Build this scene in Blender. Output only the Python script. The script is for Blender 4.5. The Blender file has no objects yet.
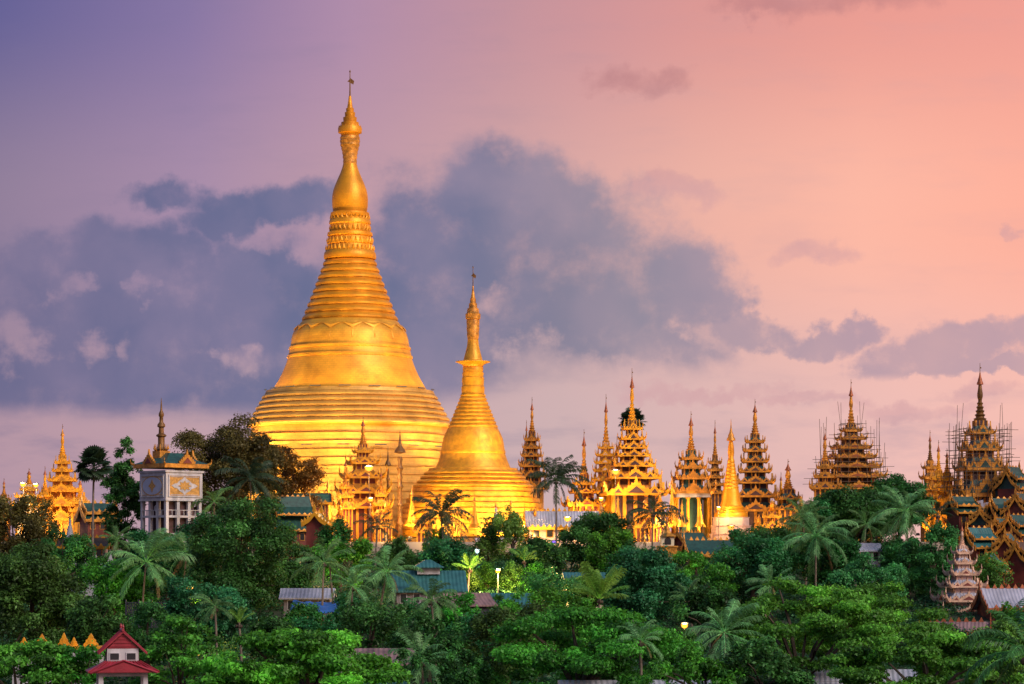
import bpy, math, random
import numpy as np
from math import pi, sin, cos, radians

S = bpy.context.scene
COL = S.collection
F = 2640.0            # focal length in pixels of the photograph
HY = 560.0            # picture row of the horizon
CZ = 30.0             # camera height

# ------------------------------------------------------------------ camera
cam = bpy.data.cameras.new('camera')
camo = bpy.data.objects.new('camera', cam)
COL.objects.link(camo)
camo.location = (0, 0, CZ)
camo.rotation_euler = (pi / 2, 0, 0)
cam.sensor_width = 36
cam.lens = F * 36 / 1024
cam.shift_y = (HY - 342) / 1024
cam.clip_end = 60000
S.camera = camo
S.render.resolution_x, S.render.resolution_y = 1024, 684
S.view_settings.view_transform = 'Standard'
S.view_settings.look = 'None'
S.view_settings.exposure = 0.0
S.view_settings.gamma = 1.0
S.view_settings.use_curve_mapping = False
try:
    S.cycles.use_denoising = True
    S.cycles.max_bounces = 6
    S.cycles.transparent_max_bounces = 4
    S.cycles.sample_clamp_indirect = 4.0
    S.cycles.use_light_tree = True
except Exception:
    pass

SUN_EL, SUN_AZ = radians(34), radians(135)     # azimuth clockwise from +Y: right and behind the camera
SUN_STRENGTH = 2.3
NISHITA = 0.15
FLOOD = 1.0


def lin(c):
    return tuple(((x / 255) / 12.92 if x / 255 <= .04045 else ((x / 255 + .055) / 1.055) ** 2.4) for x in c) + (1,)


# ------------------------------------------------------------------ world: dusk sky with clouds
def build_world():
    W = bpy.data.worlds.new('World')
    S.world = W
    W.use_nodes = True
    T = W.node_tree
    T.nodes.clear()
    L = T.links.new

    def val(x, sock):
        if isinstance(x, (int, float)):
            sock.default_value = x
        else:
            L(x, sock)

    def M(op, a, b=0.0, c=0.0, clamp=False):
        n = T.nodes.new('ShaderNodeMath'); n.operation = op; n.use_clamp = clamp
        val(a, n.inputs[0]); val(b, n.inputs[1]); val(c, n.inputs[2])
        return n.outputs[0]

    def SM(x, a, b, lo=0.0, hi=1.0):
        n = T.nodes.new('ShaderNodeMapRange'); n.interpolation_type = 'SMOOTHSTEP'
        val(x, n.inputs[0])
        for i, q in enumerate((a, b, lo, hi)):
            n.inputs[1 + i].default_value = q
        return n.outputs[0]

    def RAMP(x, stops):
        n = T.nodes.new('ShaderNodeValToRGB')
        e = n.color_ramp.elements
        while len(e) < len(stops):
            e.new(0.5)
        for q, (p, c) in zip(e, stops):
            q.position = p; q.color = lin(c)
        L(x, n.inputs[0])
        return n.outputs[0]

    def MIX(f, a, b):
        n = T.nodes.new('ShaderNodeMix'); n.data_type = 'RGBA'
        val(f, n.inputs[0])
        for s, q in ((n.inputs[6], a), (n.inputs[7], b)):
            if isinstance(q, tuple):
                s.default_value = lin(q)
            else:
                L(q, s)
        return n.outputs[2]

    def NOISE(vec, scale, detail, rough=0.55):
        n = T.nodes.new('ShaderNodeTexNoise')
        n.inputs['Scale'].default_value = scale; n.inputs['Detail'].default_value = detail
        n.inputs['Roughness'].default_value = rough
        L(vec, n.inputs['Vector'])
        return n.outputs[0]

    def VEC(x, y, z=0.0):
        n = T.nodes.new('ShaderNodeCombineXYZ')
        val(x, n.inputs[0]); val(y, n.inputs[1]); val(z, n.inputs[2])
        return n.outputs[0]

    tc = T.nodes.new('ShaderNodeTexCoord')
    sp = T.nodes.new('ShaderNodeSeparateXYZ')
    L(tc.outputs['Generated'], sp.inputs[0])
    x, y, z = sp.outputs
    hyp = M('SQRT', M('ADD', M('MULTIPLY', x, x), M('ADD', M('MULTIPLY', y, y), 1e-6)))
    u = M('DIVIDE', x, hyp)                 # sine of the azimuth: left -1 ... right +1
    v = M('DIVIDE', z, hyp)                 # tangent of the elevation
    k = 512 / F
    g = M('ADD', M('MULTIPLY', u, 0.5 / k * 0.8), 0.5)   # 0.1 .. 0.9 across the view

    def st(lst):
        return [(0.1 + 0.8 * px / 1024, c) for px, c in lst]
    top = RAMP(g, [(0, (82, 86, 142))] + st([(0, (101, 98, 150)), (190, (136, 119, 164)), (350, (176, 141, 170)), (512, (197, 148, 158)),
               (700, (221, 153, 149)), (850, (234, 157, 147)), (1024, (240, 160, 148))]))
    mid = RAMP(g, st([(0, (146, 128, 155)), (200, (170, 142, 170)), (512, (212, 166, 166)), (700, (238, 179, 165)),
               (860, (253, 185, 165)), (1024, (255, 178, 157))]))
    bot = RAMP(g, st([(0, (182, 150, 164)), (100, (187, 154, 166)), (560, (207, 177, 178)), (900, (240, 190, 182)),
               (1024, (246, 190, 178))]))
    ve = lambda py: (HY - py) / F
    c = MIX(SM(v, ve(220), ve(420), 0, 1), mid, bot)
    c = MIX(SM(v, ve(210), ve(0), 0, 1), c, top)
    # ---- clouds, laid out by direction (units of 100 picture pixels at the photograph's focal length)
    yy = M('MAXIMUM', y, 0.05)
    ca = M('ADD', M('MULTIPLY', M('DIVIDE', x, yy), F / 100), 5.12)
    cb = M('SUBTRACT', HY / 100, M('MULTIPLY', M('DIVIDE', z, yy), F / 100))
    P0 = VEC(ca, cb)
    n1 = NOISE(P0, 0.9, 8, 0.6)
    n2 = NOISE(VEC(M('ADD', ca, 31.7), M('ADD', cb, 12.3)), 0.9, 8, 0.6)
    wa = M('ADD', ca, M('MULTIPLY', M('SUBTRACT', n1, 0.5), 1.5))
    wb = M('ADD', cb, M('MULTIPLY', M('SUBTRACT', n2, 0.5), 1.1))
    def field(blobs, k=0.25):
        fld = None
        for (bx, by, rx, ry) in blobs:
            dx = M('DIVIDE', M('SUBTRACT', wa, bx), rx)
            dy = M('DIVIDE', M('SUBTRACT', wb, by), ry)
            f = M('SUBTRACT', 1.0, M('ADD', M('MULTIPLY', dx, dx), M('MULTIPLY', dy, dy)))
            fld = f if fld is None else M('SMOOTH_MAX', fld, f, k)
        return fld

    big = field([
        (5.1, 2.1, 1.0, .66), (4.45, 2.6, .95, .95), (4.1, 3.1, 1.0, 1.0), (5.6, 2.3, .9, .62), (6.0, 2.75, 1.1, .75), (6.7, 2.9, .8, .55), (5.3, 3.1, 1.7, .8),
        (6.3, 3.4, 1.2, .4), (7.2, 3.0, .42, .26), (4.0, 3.6, 1.5, .4),
        (.4, 2.95, 1.5, .62), (1.5, 2.6, 1.1, .42), (2.4, 2.75, 1.2, .5), (2.9, 3.3, 1.2, .8), (1.2, 3.35, 1.8, .6), (2.0, 3.8, 3.6, .5), (0, 3.75, 2.2, .5),
        (1.6, 1.92, .55, .2), (2.95, 2.05, .45, .28), (2.4, 1.98, .7, .24), (2.2, 2.2, .5, .2), (2.1, 3.3, 1.5, .8)])
    nf = NOISE(P0, 2.4, 10, 0.62)
    nfc = M('SUBTRACT', nf, 0.5)
    nlow = M('SUBTRACT', NOISE(VEC(M('ADD', ca, 3.3), M('MULTIPLY', cb, 1.6)), 0.8, 4, 0.5), 0.5)
    a1 = SM(M('ADD', M('MINIMUM', big, 0.75), M('ADD', M('MULTIPLY', nfc, 1.45), M('MULTIPLY', nlow, 1.3))), -0.4, 0.82)
    # pinkish openings in the bank
    gaps = field([(.12, 3.38, .5, .36), (.72, 2.86, .2, .12), (1.46, 2.84, .18, .12), (.95, 3.52, .28, .2), (1.3, 3.55, .13, .22), (2.28, 3.56, .2, .18), (2.62, 2.36, .34, .15), (3.05, 2.5, .26, .2),
                  (5.35, 3.62, .5, .32), (5.0, 3.0, .3, .2), (7.05, 3.35, .4, .14)], .15)
    gap = SM(M('ADD', gaps, M('MULTIPLY', nfc, 5.5)), -.4, 1.7)
    a1 = M('MULTIPLY', a1, M('SUBTRACT', 1.0, M('MULTIPLY', gap, .78)))
    # lower edge of the bank: crisp at the left, lifting towards the right
    edge = SM(ca, 3.4, 6.2, 4.14, 3.72)
    soft = M('SUBTRACT', M('ADD', cb, M('MULTIPLY', nfc, .22)), edge)
    cut = SM(soft, -.14, .16, 1, 0)
    a1 = M('MULTIPLY', a1, cut)
    # broken small clouds at the right
    right = field([(7.55, 3.3, .42, .2), (7.95, 3.42, .4, .16), (8.45, 3.38, .45, .16), (8.75, 3.62, .5, .13), (8.95, 3.62, .7, .15), (9.3, 3.56, .9, .22), (9.85, 3.4, .7, .24), (10.2, 3.7, .8, .09), (9.2, 3.72, .9, .08)], .12)
    a2 = SM(M('ADD', M('MINIMUM', right, .7), M('MULTIPLY', nfc, 2.6)), -.3, .7)
    a2 = M('MULTIPLY', a2, SM(M('ADD', cb, M('MULTIPLY', nfc, .1)), 3.72, 3.85, .9, 0))
    faint = field([(8.5, -.02, 1.0, .26), (7.6, .0, .7, .14), (6.5, .78, .5, .2), (8.2, 2.55, .4, .14), (10.1, 2.26, .1, .1), (6.7, 2.0, .5, .16), (6.9, 3.9, .9, .1), (8.0, 3.99, .7, .08), (9.2, 4.1, .9, .1), (9.9, 3.95, .4, .09)], .15)
    a3 = M('MULTIPLY', SM(M('ADD', M('MINIMUM', faint, .8), M('MULTIPLY', nfc, 2.4)), -.3, 1.2), .62)
    nw = NOISE(VEC(M('MULTIPLY', ca, .55), M('MULTIPLY', cb, 2.2)), 1.3, 7, 0.6)
    wisp = M('MULTIPLY', SM(nw, 0.45, 0.75), M('ADD', M('MULTIPLY', SM(cb, 3.6, 4.15), 0.38), 0.12))
    front = SM(y, 0.1, 0.3)
    gp = M('DIVIDE', ca, 10.24)
    ccol = RAMP(gp, [(0.0, (106, 106, 142)), (.2, (101, 107, 144)), (.36, (98, 109, 145)), (.45, (106, 114, 147)), (.55, (130, 128, 151)), (.62, (142, 137, 156)), (.72, (158, 144, 162)), (.85, (164, 145, 166)), (1.0, (172, 150, 168))])
    clit = RAMP(gp, [(0.0, (150, 132, 160)), (.3, (148, 134, 164)), (.5, (168, 148, 167)), (.62, (192, 162, 170)), (1.0, (212, 170, 170))])
    ni = NOISE(VEC(M('ADD', ca, 7.1), M('ADD', cb, M('MULTIPLY', n1, .8))), .75, 5, 0.5)
    # light from the right of the sky catches the thin edges and right flanks
    n1s = NOISE(P0, 0.8, 3, 0.45); n1b = NOISE(VEC(M('ADD', ca, .3), M('SUBTRACT', cb, .18)), 0.8, 3, 0.45)
    relief = SM(M('SUBTRACT', n1s, n1b), -.1, .12)
    thin = SM(a1, .95, .35)
    shade = M('MULTIPLY', M('ADD', M('MULTIPLY', SM(ni, 0.38, 0.68), .5), M('ADD', M('MULTIPLY', relief, .3), M('MULTIPLY', thin, .3))), 0.62, clamp=True)
    cc = MIX(shade, ccol, clit)
    rosy = MIX(SM(cb, 1.0, 2.0), (178, 122, 128), (206, 158, 164))
    c = MIX(M('MULTIPLY', M('MULTIPLY', a3, front), .9), c, rosy)
    c = MIX(M('MULTIPLY', wisp, front), c, cc)
    c = MIX(M('MULTIPLY', M('MULTIPLY', a2, front), .92), c, cc)
    c = MIX(M('MULTIPLY', M('MULTIPLY', a1, front), .95), c, cc)
    bg = T.nodes.new('ShaderNodeBackground'); L(c, bg.inputs[0]); bg.inputs[1].default_value = 1.0
    # ---- the daylight left overhead (above the picture)
    sky = T.nodes.new('ShaderNodeTexSky'); sky.sky_type = 'NISHITA'; sky.sun_disc = False
    sky.sun_elevation = SUN_EL; sky.sun_rotation = SUN_AZ
    bg2 = T.nodes.new('ShaderNodeBackground'); L(sky.outputs[0], bg2.inputs[0]); bg2.inputs[1].default_value = NISHITA
    mx = T.nodes.new('ShaderNodeMixShader')
    L(SM(z, 0.235, 0.6), mx.inputs[0]); L(bg.outputs[0], mx.inputs[1]); L(bg2.outputs[0], mx.inputs[2])
    out = T.nodes.new('ShaderNodeOutputWorld'); L(mx.outputs[0], out.inputs[0])
    try:
        W.cycles.sampling_method = 'MANUAL'; W.cycles.sample_map_resolution = 512
    except Exception:
        pass


build_world()
sun = bpy.data.lights.new('sun', 'SUN')
sun.energy = SUN_STRENGTH; sun.angle = radians(28); sun.color = (1.0, 0.86, 0.74)
suno = bpy.data.objects.new('sun', sun); COL.objects.link(suno)
suno.rotation_euler = (pi / 2 - SUN_EL, 0, pi - SUN_AZ)


# ------------------------------------------------------------------ materials
def mat(name, color, rough=0.6, metal=0.0, var=0.25, scale=1.5, bump=0.0, bscale=8.0, emit=None, estr=0.0, spec=0.5, streak=False, plates=0.0, ribs=0.0):
    m = bpy.data.materials.new(name)
    m.use_nodes = True
    T = m.node_tree
    b = T.nodes['Principled BSDF']
    b.inputs['Roughness'].default_value = rough
    b.inputs['Metallic'].default_value = metal
    b.inputs['Specular IOR Level'].default_value = spec
    tc = T.nodes.new('ShaderNodeTexCoord')
    n = T.nodes.new('ShaderNodeTexNoise')
    n.inputs['Scale'].default_value = scale; n.inputs['Detail'].default_value = 5
    src = tc.outputs['Object']
    if streak:
        mp = T.nodes.new('ShaderNodeMapping'); mp.inputs['Scale'].default_value = (1, 1, .15)
        T.links.new(src, mp.inputs[0]); src = mp.outputs[0]
    T.links.new(src, n.inputs['Vector'])
    r = T.nodes.new('ShaderNodeValToRGB')
    r.color_ramp.elements[0].position = .3; r.color_ramp.elements[1].position = .72
    lo = [max(0, x * (1 - var)) for x in color]; hi = [min(1, x * (1 + var)) for x in color]
    r.color_ramp.elements[0].color = (*lo, 1); r.color_ramp.elements[1].color = (*hi, 1)
    T.links.new(n.outputs[0], r.inputs[0]); T.links.new(r.outputs[0], b.inputs['Base Color'])
    if bump:
        n2 = T.nodes.new('ShaderNodeTexNoise'); n2.inputs['Scale'].default_value = bscale; n2.inputs['Detail'].default_value = 4
        T.links.new(tc.outputs['Object'], n2.inputs['Vector'])
        bp = T.nodes.new('ShaderNodeBump'); bp.inputs['Strength'].default_value = bump; bp.inputs['Distance'].default_value = .12
        T.links.new(n2.outputs[0], bp.inputs['Height']); T.links.new(bp.outputs[0], b.inputs['Normal'])
    if plates:      # gilded plates: courses of seams wrapped round the axis, some plates duller than others
        sp = T.nodes.new('ShaderNodeSeparateXYZ'); T.links.new(tc.outputs['Object'], sp.inputs[0])
        def MM(op, a, b_):
            q = T.nodes.new('ShaderNodeMath'); q.operation = op
            for i_, v_ in enumerate((a, b_)):
                if isinstance(v_, (int, float)): q.inputs[i_].default_value = v_
                else: T.links.new(v_, q.inputs[i_])
            return q.outputs[0]
        ang = MM('MULTIPLY', MM('ARCTAN2', sp.outputs[0], sp.outputs[1]), 14.0)
        cv = T.nodes.new('ShaderNodeCombineXYZ'); T.links.new(ang, cv.inputs[0]); T.links.new(sp.outputs[2], cv.inputs[1])
        br = T.nodes.new('ShaderNodeTexBrick'); T.links.new(cv.outputs[0], br.inputs['Vector'])
        br.inputs['Scale'].default_value = plates; br.inputs['Mortar Size'].default_value = .03
        br.inputs['Color1'].default_value = (1, 1, 1, 1); br.inputs['Color2'].default_value = (.72, .66, .6, 1); br.inputs['Mortar'].default_value = (.45, .38, .34, 1)
        mx = T.nodes.new('ShaderNodeMix'); mx.data_type = 'RGBA'; mx.blend_type = 'MULTIPLY'; mx.inputs[0].default_value = .28
        T.links.new(r.outputs[0], mx.inputs[6]); T.links.new(br.outputs['Color'], mx.inputs[7]); T.links.new(mx.outputs[2], b.inputs['Base Color'])
    if ribs:
        wv = T.nodes.new('ShaderNodeTexWave'); wv.inputs['Scale'].default_value = ribs; wv.inputs['Distortion'].default_value = .2
        T.links.new(tc.outputs['Object'], wv.inputs['Vector'])
        bp = T.nodes.new('ShaderNodeBump'); bp.inputs['Strength'].default_value = .7; bp.inputs['Distance'].default_value = .1
        T.links.new(wv.outputs[0], bp.inputs['Height']); T.links.new(bp.outputs[0], b.inputs['Normal'])
    if emit:
        b.inputs['Emission Color'].default_value = (*emit, 1); b.inputs['Emission Strength'].default_value = estr
    return m


def leaf_mat(name):
    m = bpy.data.materials.new(name); m.use_nodes = True
    T = m.node_tree; T.nodes.clear(); L = T.links.new
    oi = T.nodes.new('ShaderNodeObjectInfo'); ge = T.nodes.new('ShaderNodeNewGeometry')
    hs = T.nodes.new('ShaderNodeHueSaturation')
    mr = T.nodes.new('ShaderNodeMapRange'); mr.inputs[3].default_value = .7; mr.inputs[4].default_value = 1.95
    L(ge.outputs['Random Per Island'], mr.inputs[0])
    at = T.nodes.new('ShaderNodeAttribute'); at.attribute_name = 'tone'
    mm = T.nodes.new('ShaderNodeMath'); mm.operation = 'MULTIPLY'
    L(mr.outputs[0], mm.inputs[0]); L(at.outputs['Fac'], mm.inputs[1]); L(mm.outputs[0], hs.inputs['Value'])
    mh = T.nodes.new('ShaderNodeMapRange'); mh.inputs[3].default_value = .485; mh.inputs[4].default_value = .515
    L(oi.outputs['Random'], mh.inputs[0]); L(mh.outputs[0], hs.inputs['Hue'])
    L(oi.outputs['Color'], hs.inputs['Color'])
    p = T.nodes.new('ShaderNodeBsdfPrincipled'); p.inputs['Roughness'].default_value = .5
    p.inputs['Specular IOR Level'].default_value = .35
    L(hs.outputs[0], p.inputs['Base Color'])
    t = T.nodes.new('ShaderNodeBsdfTranslucent')
    hs2 = T.nodes.new('ShaderNodeHueSaturation'); hs2.inputs['Hue'].default_value = .48; hs2.inputs['Value'].default_value = 1.3
    L(hs.outputs[0], hs2.inputs['Color']); L(hs2.outputs[0], t.inputs[0])
    mx = T.nodes.new('ShaderNodeMixShader'); mx.inputs[0].default_value = .3
    L(p.outputs[0], mx.inputs[1]); L(t.outputs[0], mx.inputs[2])
    o = T.nodes.new('ShaderNodeOutputMaterial'); L(mx.outputs[0], o.inputs[0])
    return m


G = dict(
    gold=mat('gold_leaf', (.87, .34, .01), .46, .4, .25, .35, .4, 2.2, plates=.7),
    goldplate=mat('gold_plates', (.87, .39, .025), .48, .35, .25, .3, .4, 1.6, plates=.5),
    skylitgold=mat('skylit_gold_plates', (.84, .43, .075), .48, .3, .25, .25, .4, 1.4, plates=.4),  # same gold, paled: sky light on the terraces is put into the colour
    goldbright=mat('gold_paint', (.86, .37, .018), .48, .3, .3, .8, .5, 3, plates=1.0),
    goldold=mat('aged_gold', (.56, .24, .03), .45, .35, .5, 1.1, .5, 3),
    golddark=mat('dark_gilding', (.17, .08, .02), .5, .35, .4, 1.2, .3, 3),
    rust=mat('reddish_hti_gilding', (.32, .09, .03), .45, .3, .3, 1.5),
    green=mat('green_roof_tile', (.012, .06, .05), .5, 0, .4, 1.3, .3, 5),
    teal=mat('teal_sheet_roof', (.03, .13, .135), .45, 0, .3, .8, .2, 4, streak=True, ribs=.55),
    brown=mat('dark_brown_roof', (.07, .04, .025), .6, 0, .4, 1.2, .3, 5),
    redwall=mat('maroon_wall', (.17, .03, .02), .6, 0, .3, 1.0),
    darkwall=mat('dark_timber_wall', (.06, .025, .03), .65, 0, .4, 1.0),
    pinkwall=mat('pale_pink_plaster', (.62, .44, .38), .7, 0, .12, .6),
    white=mat('white_plaster', (.47, .45, .47), .6, 0, .3, .9, .1, 5, streak=True),
    whitegold=mat('cream_plaster', (.7, .6, .42), .6, 0, .12, .7),
    panelgold=mat('ochre_gold_panel', (.5, .26, .06), .5, .1, .35, 3.0, .2, 6),
    bluewhite=mat('pale_blue_panel', (.4, .43, .55), .6, 0, .1, 1.0),
    window=mat('dark_window_glass', (.03, .03, .035), .15, 0, .2),
    redroof=mat('crimson_sheet_roof', (.29, .02, .035), .45, 0, .25, 1.2, .15, 4, streak=True, ribs=0),
    blue=mat('blue_tarpaulin', (.02, .11, .4), .45, 0, .35, .7, .6, 1.2),
    lilac=mat('pale_zinc_roof', (.42, .42, .5), .45, .2, .25, .5, .1, 4, streak=True, ribs=.55),
    rustroof=mat('rusty_corrugated_roof', (.2, .12, .12), .6, 0, .5, .7, .2, 4, streak=True, ribs=.55),
    greywall=mat('weathered_wall', (.2, .17, .17), .75, 0, .4, .5),
    fence=mat('dark_blue_fence', (.02, .022, .04), .6, 0, .3, 1),
    bamboo=mat('bamboo_pole', (.12, .075, .05), .7, 0, .3, 1),
    bark=mat('tree_bark', (.07, .05, .035), .85, 0, .4, 1.5, .4, 6),
    palmbark=mat('palm_bark', (.17, .13, .1), .85, 0, .3, 2.0, .3, 6),
    ground=mat('earth_and_grass', (.035, .05, .02), .9, 0, .5, .06, .3, .8),
    stone=mat('pale_stone_paving', (.42, .34, .28), .6, 0, .15, .2),
    iron=mat('grey_iron', (.1, .1, .11), .5, .4, .2, 2),
    bulb=mat('lamp_glow', (.02, .01, .0), .6, 0, 0, 1, emit=(1, .42, .06), estr=1.6, spec=0),
    bulbwhite=mat('cool_lamp_glow', (.02, .02, .02), .6, 0, 0, 1, emit=(.6, .95, .95), estr=1.3, spec=0),
    bulbpurple=mat('violet_lamp_glow', (.02, .01, .03), .6, 0, 0, 1, emit=(.3, .1, 1), estr=1.5, spec=0),
    sheet=mat('white_and_blue_sheeting', (.5, .5, .62), .6, 0, .3, .6, .5, 1),
    rosegold=mat('faded_pink_gilding', (.6, .38, .26), .55, .1, .35, 1.2, .3, 4),
    leaf=leaf_mat('leaf'),
)


# ------------------------------------------------------------------ mesh helpers
class MB:
    def __init__(self):
        self.v, self.f, self.m = [], [], []

    def add(self, vs, fs, mi=0):
        o = len(self.v)
        self.v += [tuple(p) for p in vs]
        for q in fs:
            self.f.append([i + o for i in q]); self.m.append(mi)
        return self

    def box(self, x, y, z, sx, sy, sz, mi=0, rz=0.0):
        """centre x, y; bottom z; full sizes"""
        vs = []
        for dz in (0, sz):
            for dx, dy in ((-.5, -.5), (.5, -.5), (.5, .5), (-.5, .5)):
                a, b = dx * sx, dy * sy
                vs.append((x + a * cos(rz) - b * sin(rz), y + a * sin(rz) + b * cos(rz), z + dz))
        return self.add(vs, [(0, 3, 2, 1), (4, 5, 6, 7), (0, 1, 5, 4), (1, 2, 6, 5), (2, 3, 7, 6), (3, 0, 4, 7)], mi)

    def lathe(self, prof, n=48, mi=0, x=0, y=0, octa=0.0, cap=True, rot=0.0):
        vs, fs = [], []
        for r, z in prof:
            for i in range(n):
                a = 2 * pi * i / n + rot
                rr = r
                if octa:
                    b = (a % (pi / 4)) - pi / 8
                    rr = r * (1 - octa + octa * cos(pi / 8) / cos(b))
                vs.append((x + rr * cos(a), y + rr * sin(a), z))
        for j in range(len(prof) - 1):
            for i in range(n):
                k = (i + 1) % n
                fs.append((j * n + i, j * n + k, (j + 1) * n + k, (j + 1) * n + i))
        if cap:
            fs.append(tuple(range(n))[::-1]); fs.append(tuple(range((len(prof) - 1) * n, len(prof) * n)))
        return self.add(vs, fs, mi)

    def frustum(self, w0, z0, w1, z1, mi=0, steps=3, sag=.25, d0=None, d1=None, soffit=True, th=.12):
        """square roof skirt, concave, closed"""
        d0 = w0 if d0 is None else d0; d1 = w1 if d1 is None else d1
        rows = []
        for j in range(steps + 1):
            t = j / steps
            k = t + sag * sin(pi * t)
            rows.append((w0 + (w1 - w0) * k, d0 + (d1 - d0) * k, z0 + (z1 - z0) * t))
        rows = [(w0, d0, z0 - th)] + rows
        vs = []
        for w, d, z in rows:
            vs += [(-w, -d, z), (w, -d, z), (w, d, z), (-w, d, z)]
        fs = []
        for j in range(len(rows) - 1):
            for i in range(4):
                k = (i + 1) % 4
                fs.append((j * 4 + i, j * 4 + k, (j + 1) * 4 + k, (j + 1) * 4 + i))
        fs.append((3, 2, 1, 0)); n = (len(rows) - 1) * 4; fs.append((n, n + 1, n + 2, n + 3))
        return self.add(vs, fs, mi)

    def prism(self, pts, y0, y1, mi=0):
        """outline in XZ, extruded along y"""
        n = len(pts)
        vs = [(p[0], y0, p[1]) for p in pts] + [(p[0], y1, p[1]) for p in pts]
        fs = [tuple(range(n)), tuple(range(n, 2 * n))[::-1]]
        for i in range(n):
            k = (i + 1) % n
            fs.append((i, i + n, k + n, k))
        return self.add(vs, fs, mi)

    def tube(self, pts, rad, n=6, mi=0):
        pts = [np.array(p, float) for p in pts]
        rad = rad if isinstance(rad, (list, tuple)) else [rad] * len(pts)
        vs, fs = [], []
        for i, p in enumerate(pts):
            d = pts[min(i + 1, len(pts) - 1)] - pts[max(i - 1, 0)]
            d /= max(np.linalg.norm(d), 1e-9)
            a = np.cross(d, (0, 0, 1) if abs(d[2]) < .9 else (1, 0, 0)); a /= np.linalg.norm(a)
            b = np.cross(d, a)
            for j in range(n):
                t = 2 * pi * j / n
                vs.append(tuple(p + rad[i] * (a * cos(t) + b * sin(t))))
        for i in range(len(pts) - 1):
            for j in range(n):
                k = (j + 1) % n
                fs.append((i * n + j, i * n + k, (i + 1) * n + k, (i + 1) * n + j))
        fs.append(tuple(range(n))); m = (len(pts) - 1) * n; fs.append(tuple(range(m, m + n))[::-1])
        return self.add(vs, fs, mi)

    def mesh(self, name, mats, smooth=False):
        me = bpy.data.meshes.new(name)
        me.from_pydata(self.v, [], self.f)
        for q in mats:
            me.materials.append(G[q])
        me.polygons.foreach_set('material_index', self.m)
        import bmesh
        bm = bmesh.new(); bm.from_mesh(me)
        bmesh.ops.recalc_face_normals(bm, faces=bm.faces); bm.to_mesh(me); bm.free()
        if smooth:
            me.polygons.foreach_set('use_smooth', [True] * len(me.polygons))
            try:
                me.set_sharp_from_angle(angle=radians(smooth if smooth is not True else 40))
            except Exception:
                pass
        me.update()
        return me

    def build(self, name, mats, parent=None, smooth=False):
        if isinstance(mats, str):
            mats = [mats]
        return put(name, self.mesh(name, mats, smooth), parent)


def put(name, me, parent=None, loc=None, rz=None, sc=None):
    o = bpy.data.objects.new(name, me)
    COL.objects.link(o)
    if parent is not None:
        o.parent = parent
    if loc is not None:
        o.location = loc
    if rz is not None:
        o.rotation_euler = (0, 0, rz)
    if sc is not None:
        o.scale = sc
    return o


def thing(name, label, cat, loc=(0, 0, 0), rz=0.0, group=None):
    o = bpy.data.objects.new(name, None)
    COL.objects.link(o)
    o.location = loc; o.rotation_euler = (0, 0, rz)
    o.empty_display_size = .5
    tag(o, label, cat, group)
    return o


def tag(o, label=None, cat=None, group=None, kind=None):
    if label: o['label'] = label
    if cat: o['category'] = cat
    if group: o['group'] = group
    if kind: o['kind'] = kind
    return o


def X_(px, Y): return (px - 512) * Y / F
def Z_(py, Y): return CZ + (HY - py) * Y / F


def hgt(x, y):
    xs = [-3000, 0, 150, 250, 350, 400, 450, 500, 516, 530, 720, 800, 1000, 60000]
    zs = [2, 4, 5, 8, 14, 19, 24, 29, 30.6, 31, 31, 24, 6, 0]
    z = np.interp(y, xs, zs)
    w = np.clip((np.abs(x) - 190) / 200, 0, 1); w = w * w * (3 - 2 * w)
    base = np.minimum(z, 4.0)
    return z * (1 - w) + base * w + .5 * np.sin(x * .11 + y * .07) * (np.abs(y - 600) > 95)


def place(px, Y, z=None):
    x = X_(px, Y)
    return (x, Y, float(hgt(x, Y)) if z is None else z)


# ------------------------------------------------------------------ terrain
def terrain():
    xs = np.concatenate([np.array([-40000, -15000, -5000, -2000, -1000, -600]), np.arange(-420, 421, 12), np.array([600, 1000, 2000, 5000, 15000, 40000])])
    ys = np.concatenate([np.array([-3000, -800, -200]), np.arange(0, 1100, 10), np.array([1300, 2000, 4000, 10000, 25000, 50000])])
    gx, gy = np.meshgrid(xs, ys)
    gz = hgt(gx, gy)
    v = np.stack([gx, gy, gz], -1).reshape(-1, 3)
    n = len(xs)
    f = [(j * n + i, j * n + i + 1, (j + 1) * n + i + 1, (j + 1) * n + i) for j in range(len(ys) - 1) for i in range(n - 1)]
    b = MB(); b.add(v.tolist(), f)
    tag(b.build('ground', 'ground', None, 30), kind='structure')
    b = MB().box(0, 611, 27, 300, 174, 6.6)
    tag(b.build('platform', 'stone'), kind='structure')


terrain()
PLAT = 33.6


# ------------------------------------------------------------------ lamps
def spot(parent, loc, target, power, color=(1, .66, .2), size=70, blend=.6, rad=.4):
    """a light that belongs to the lamp it is parented to (local coordinates)"""
    l = bpy.data.lights.new('lamp_light', 'SPOT')
    l.energy = power * FLOOD; l.color = color; l.spot_size = radians(size); l.spot_blend = blend; l.shadow_soft_size = rad
    o = bpy.data.objects.new('lamp_light', l); COL.objects.link(o)
    o.parent = parent
    o.location = loc
    from mathutils import Vector
    d = Vector(target) - Vector(loc)
    o.rotation_euler = d.to_track_quat('-Z', 'Y').to_euler()
    return o


def point(parent, loc, power, color=(1, .62, .22), rad=.3):
    l = bpy.data.lights.new('lamp_light', 'POINT'); l.energy = power * FLOOD; l.color = color; l.shadow_soft_size = rad
    o = bpy.data.objects.new('lamp_light', l); COL.objects.link(o); o.parent = parent; o.location = loc
    return o


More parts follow.
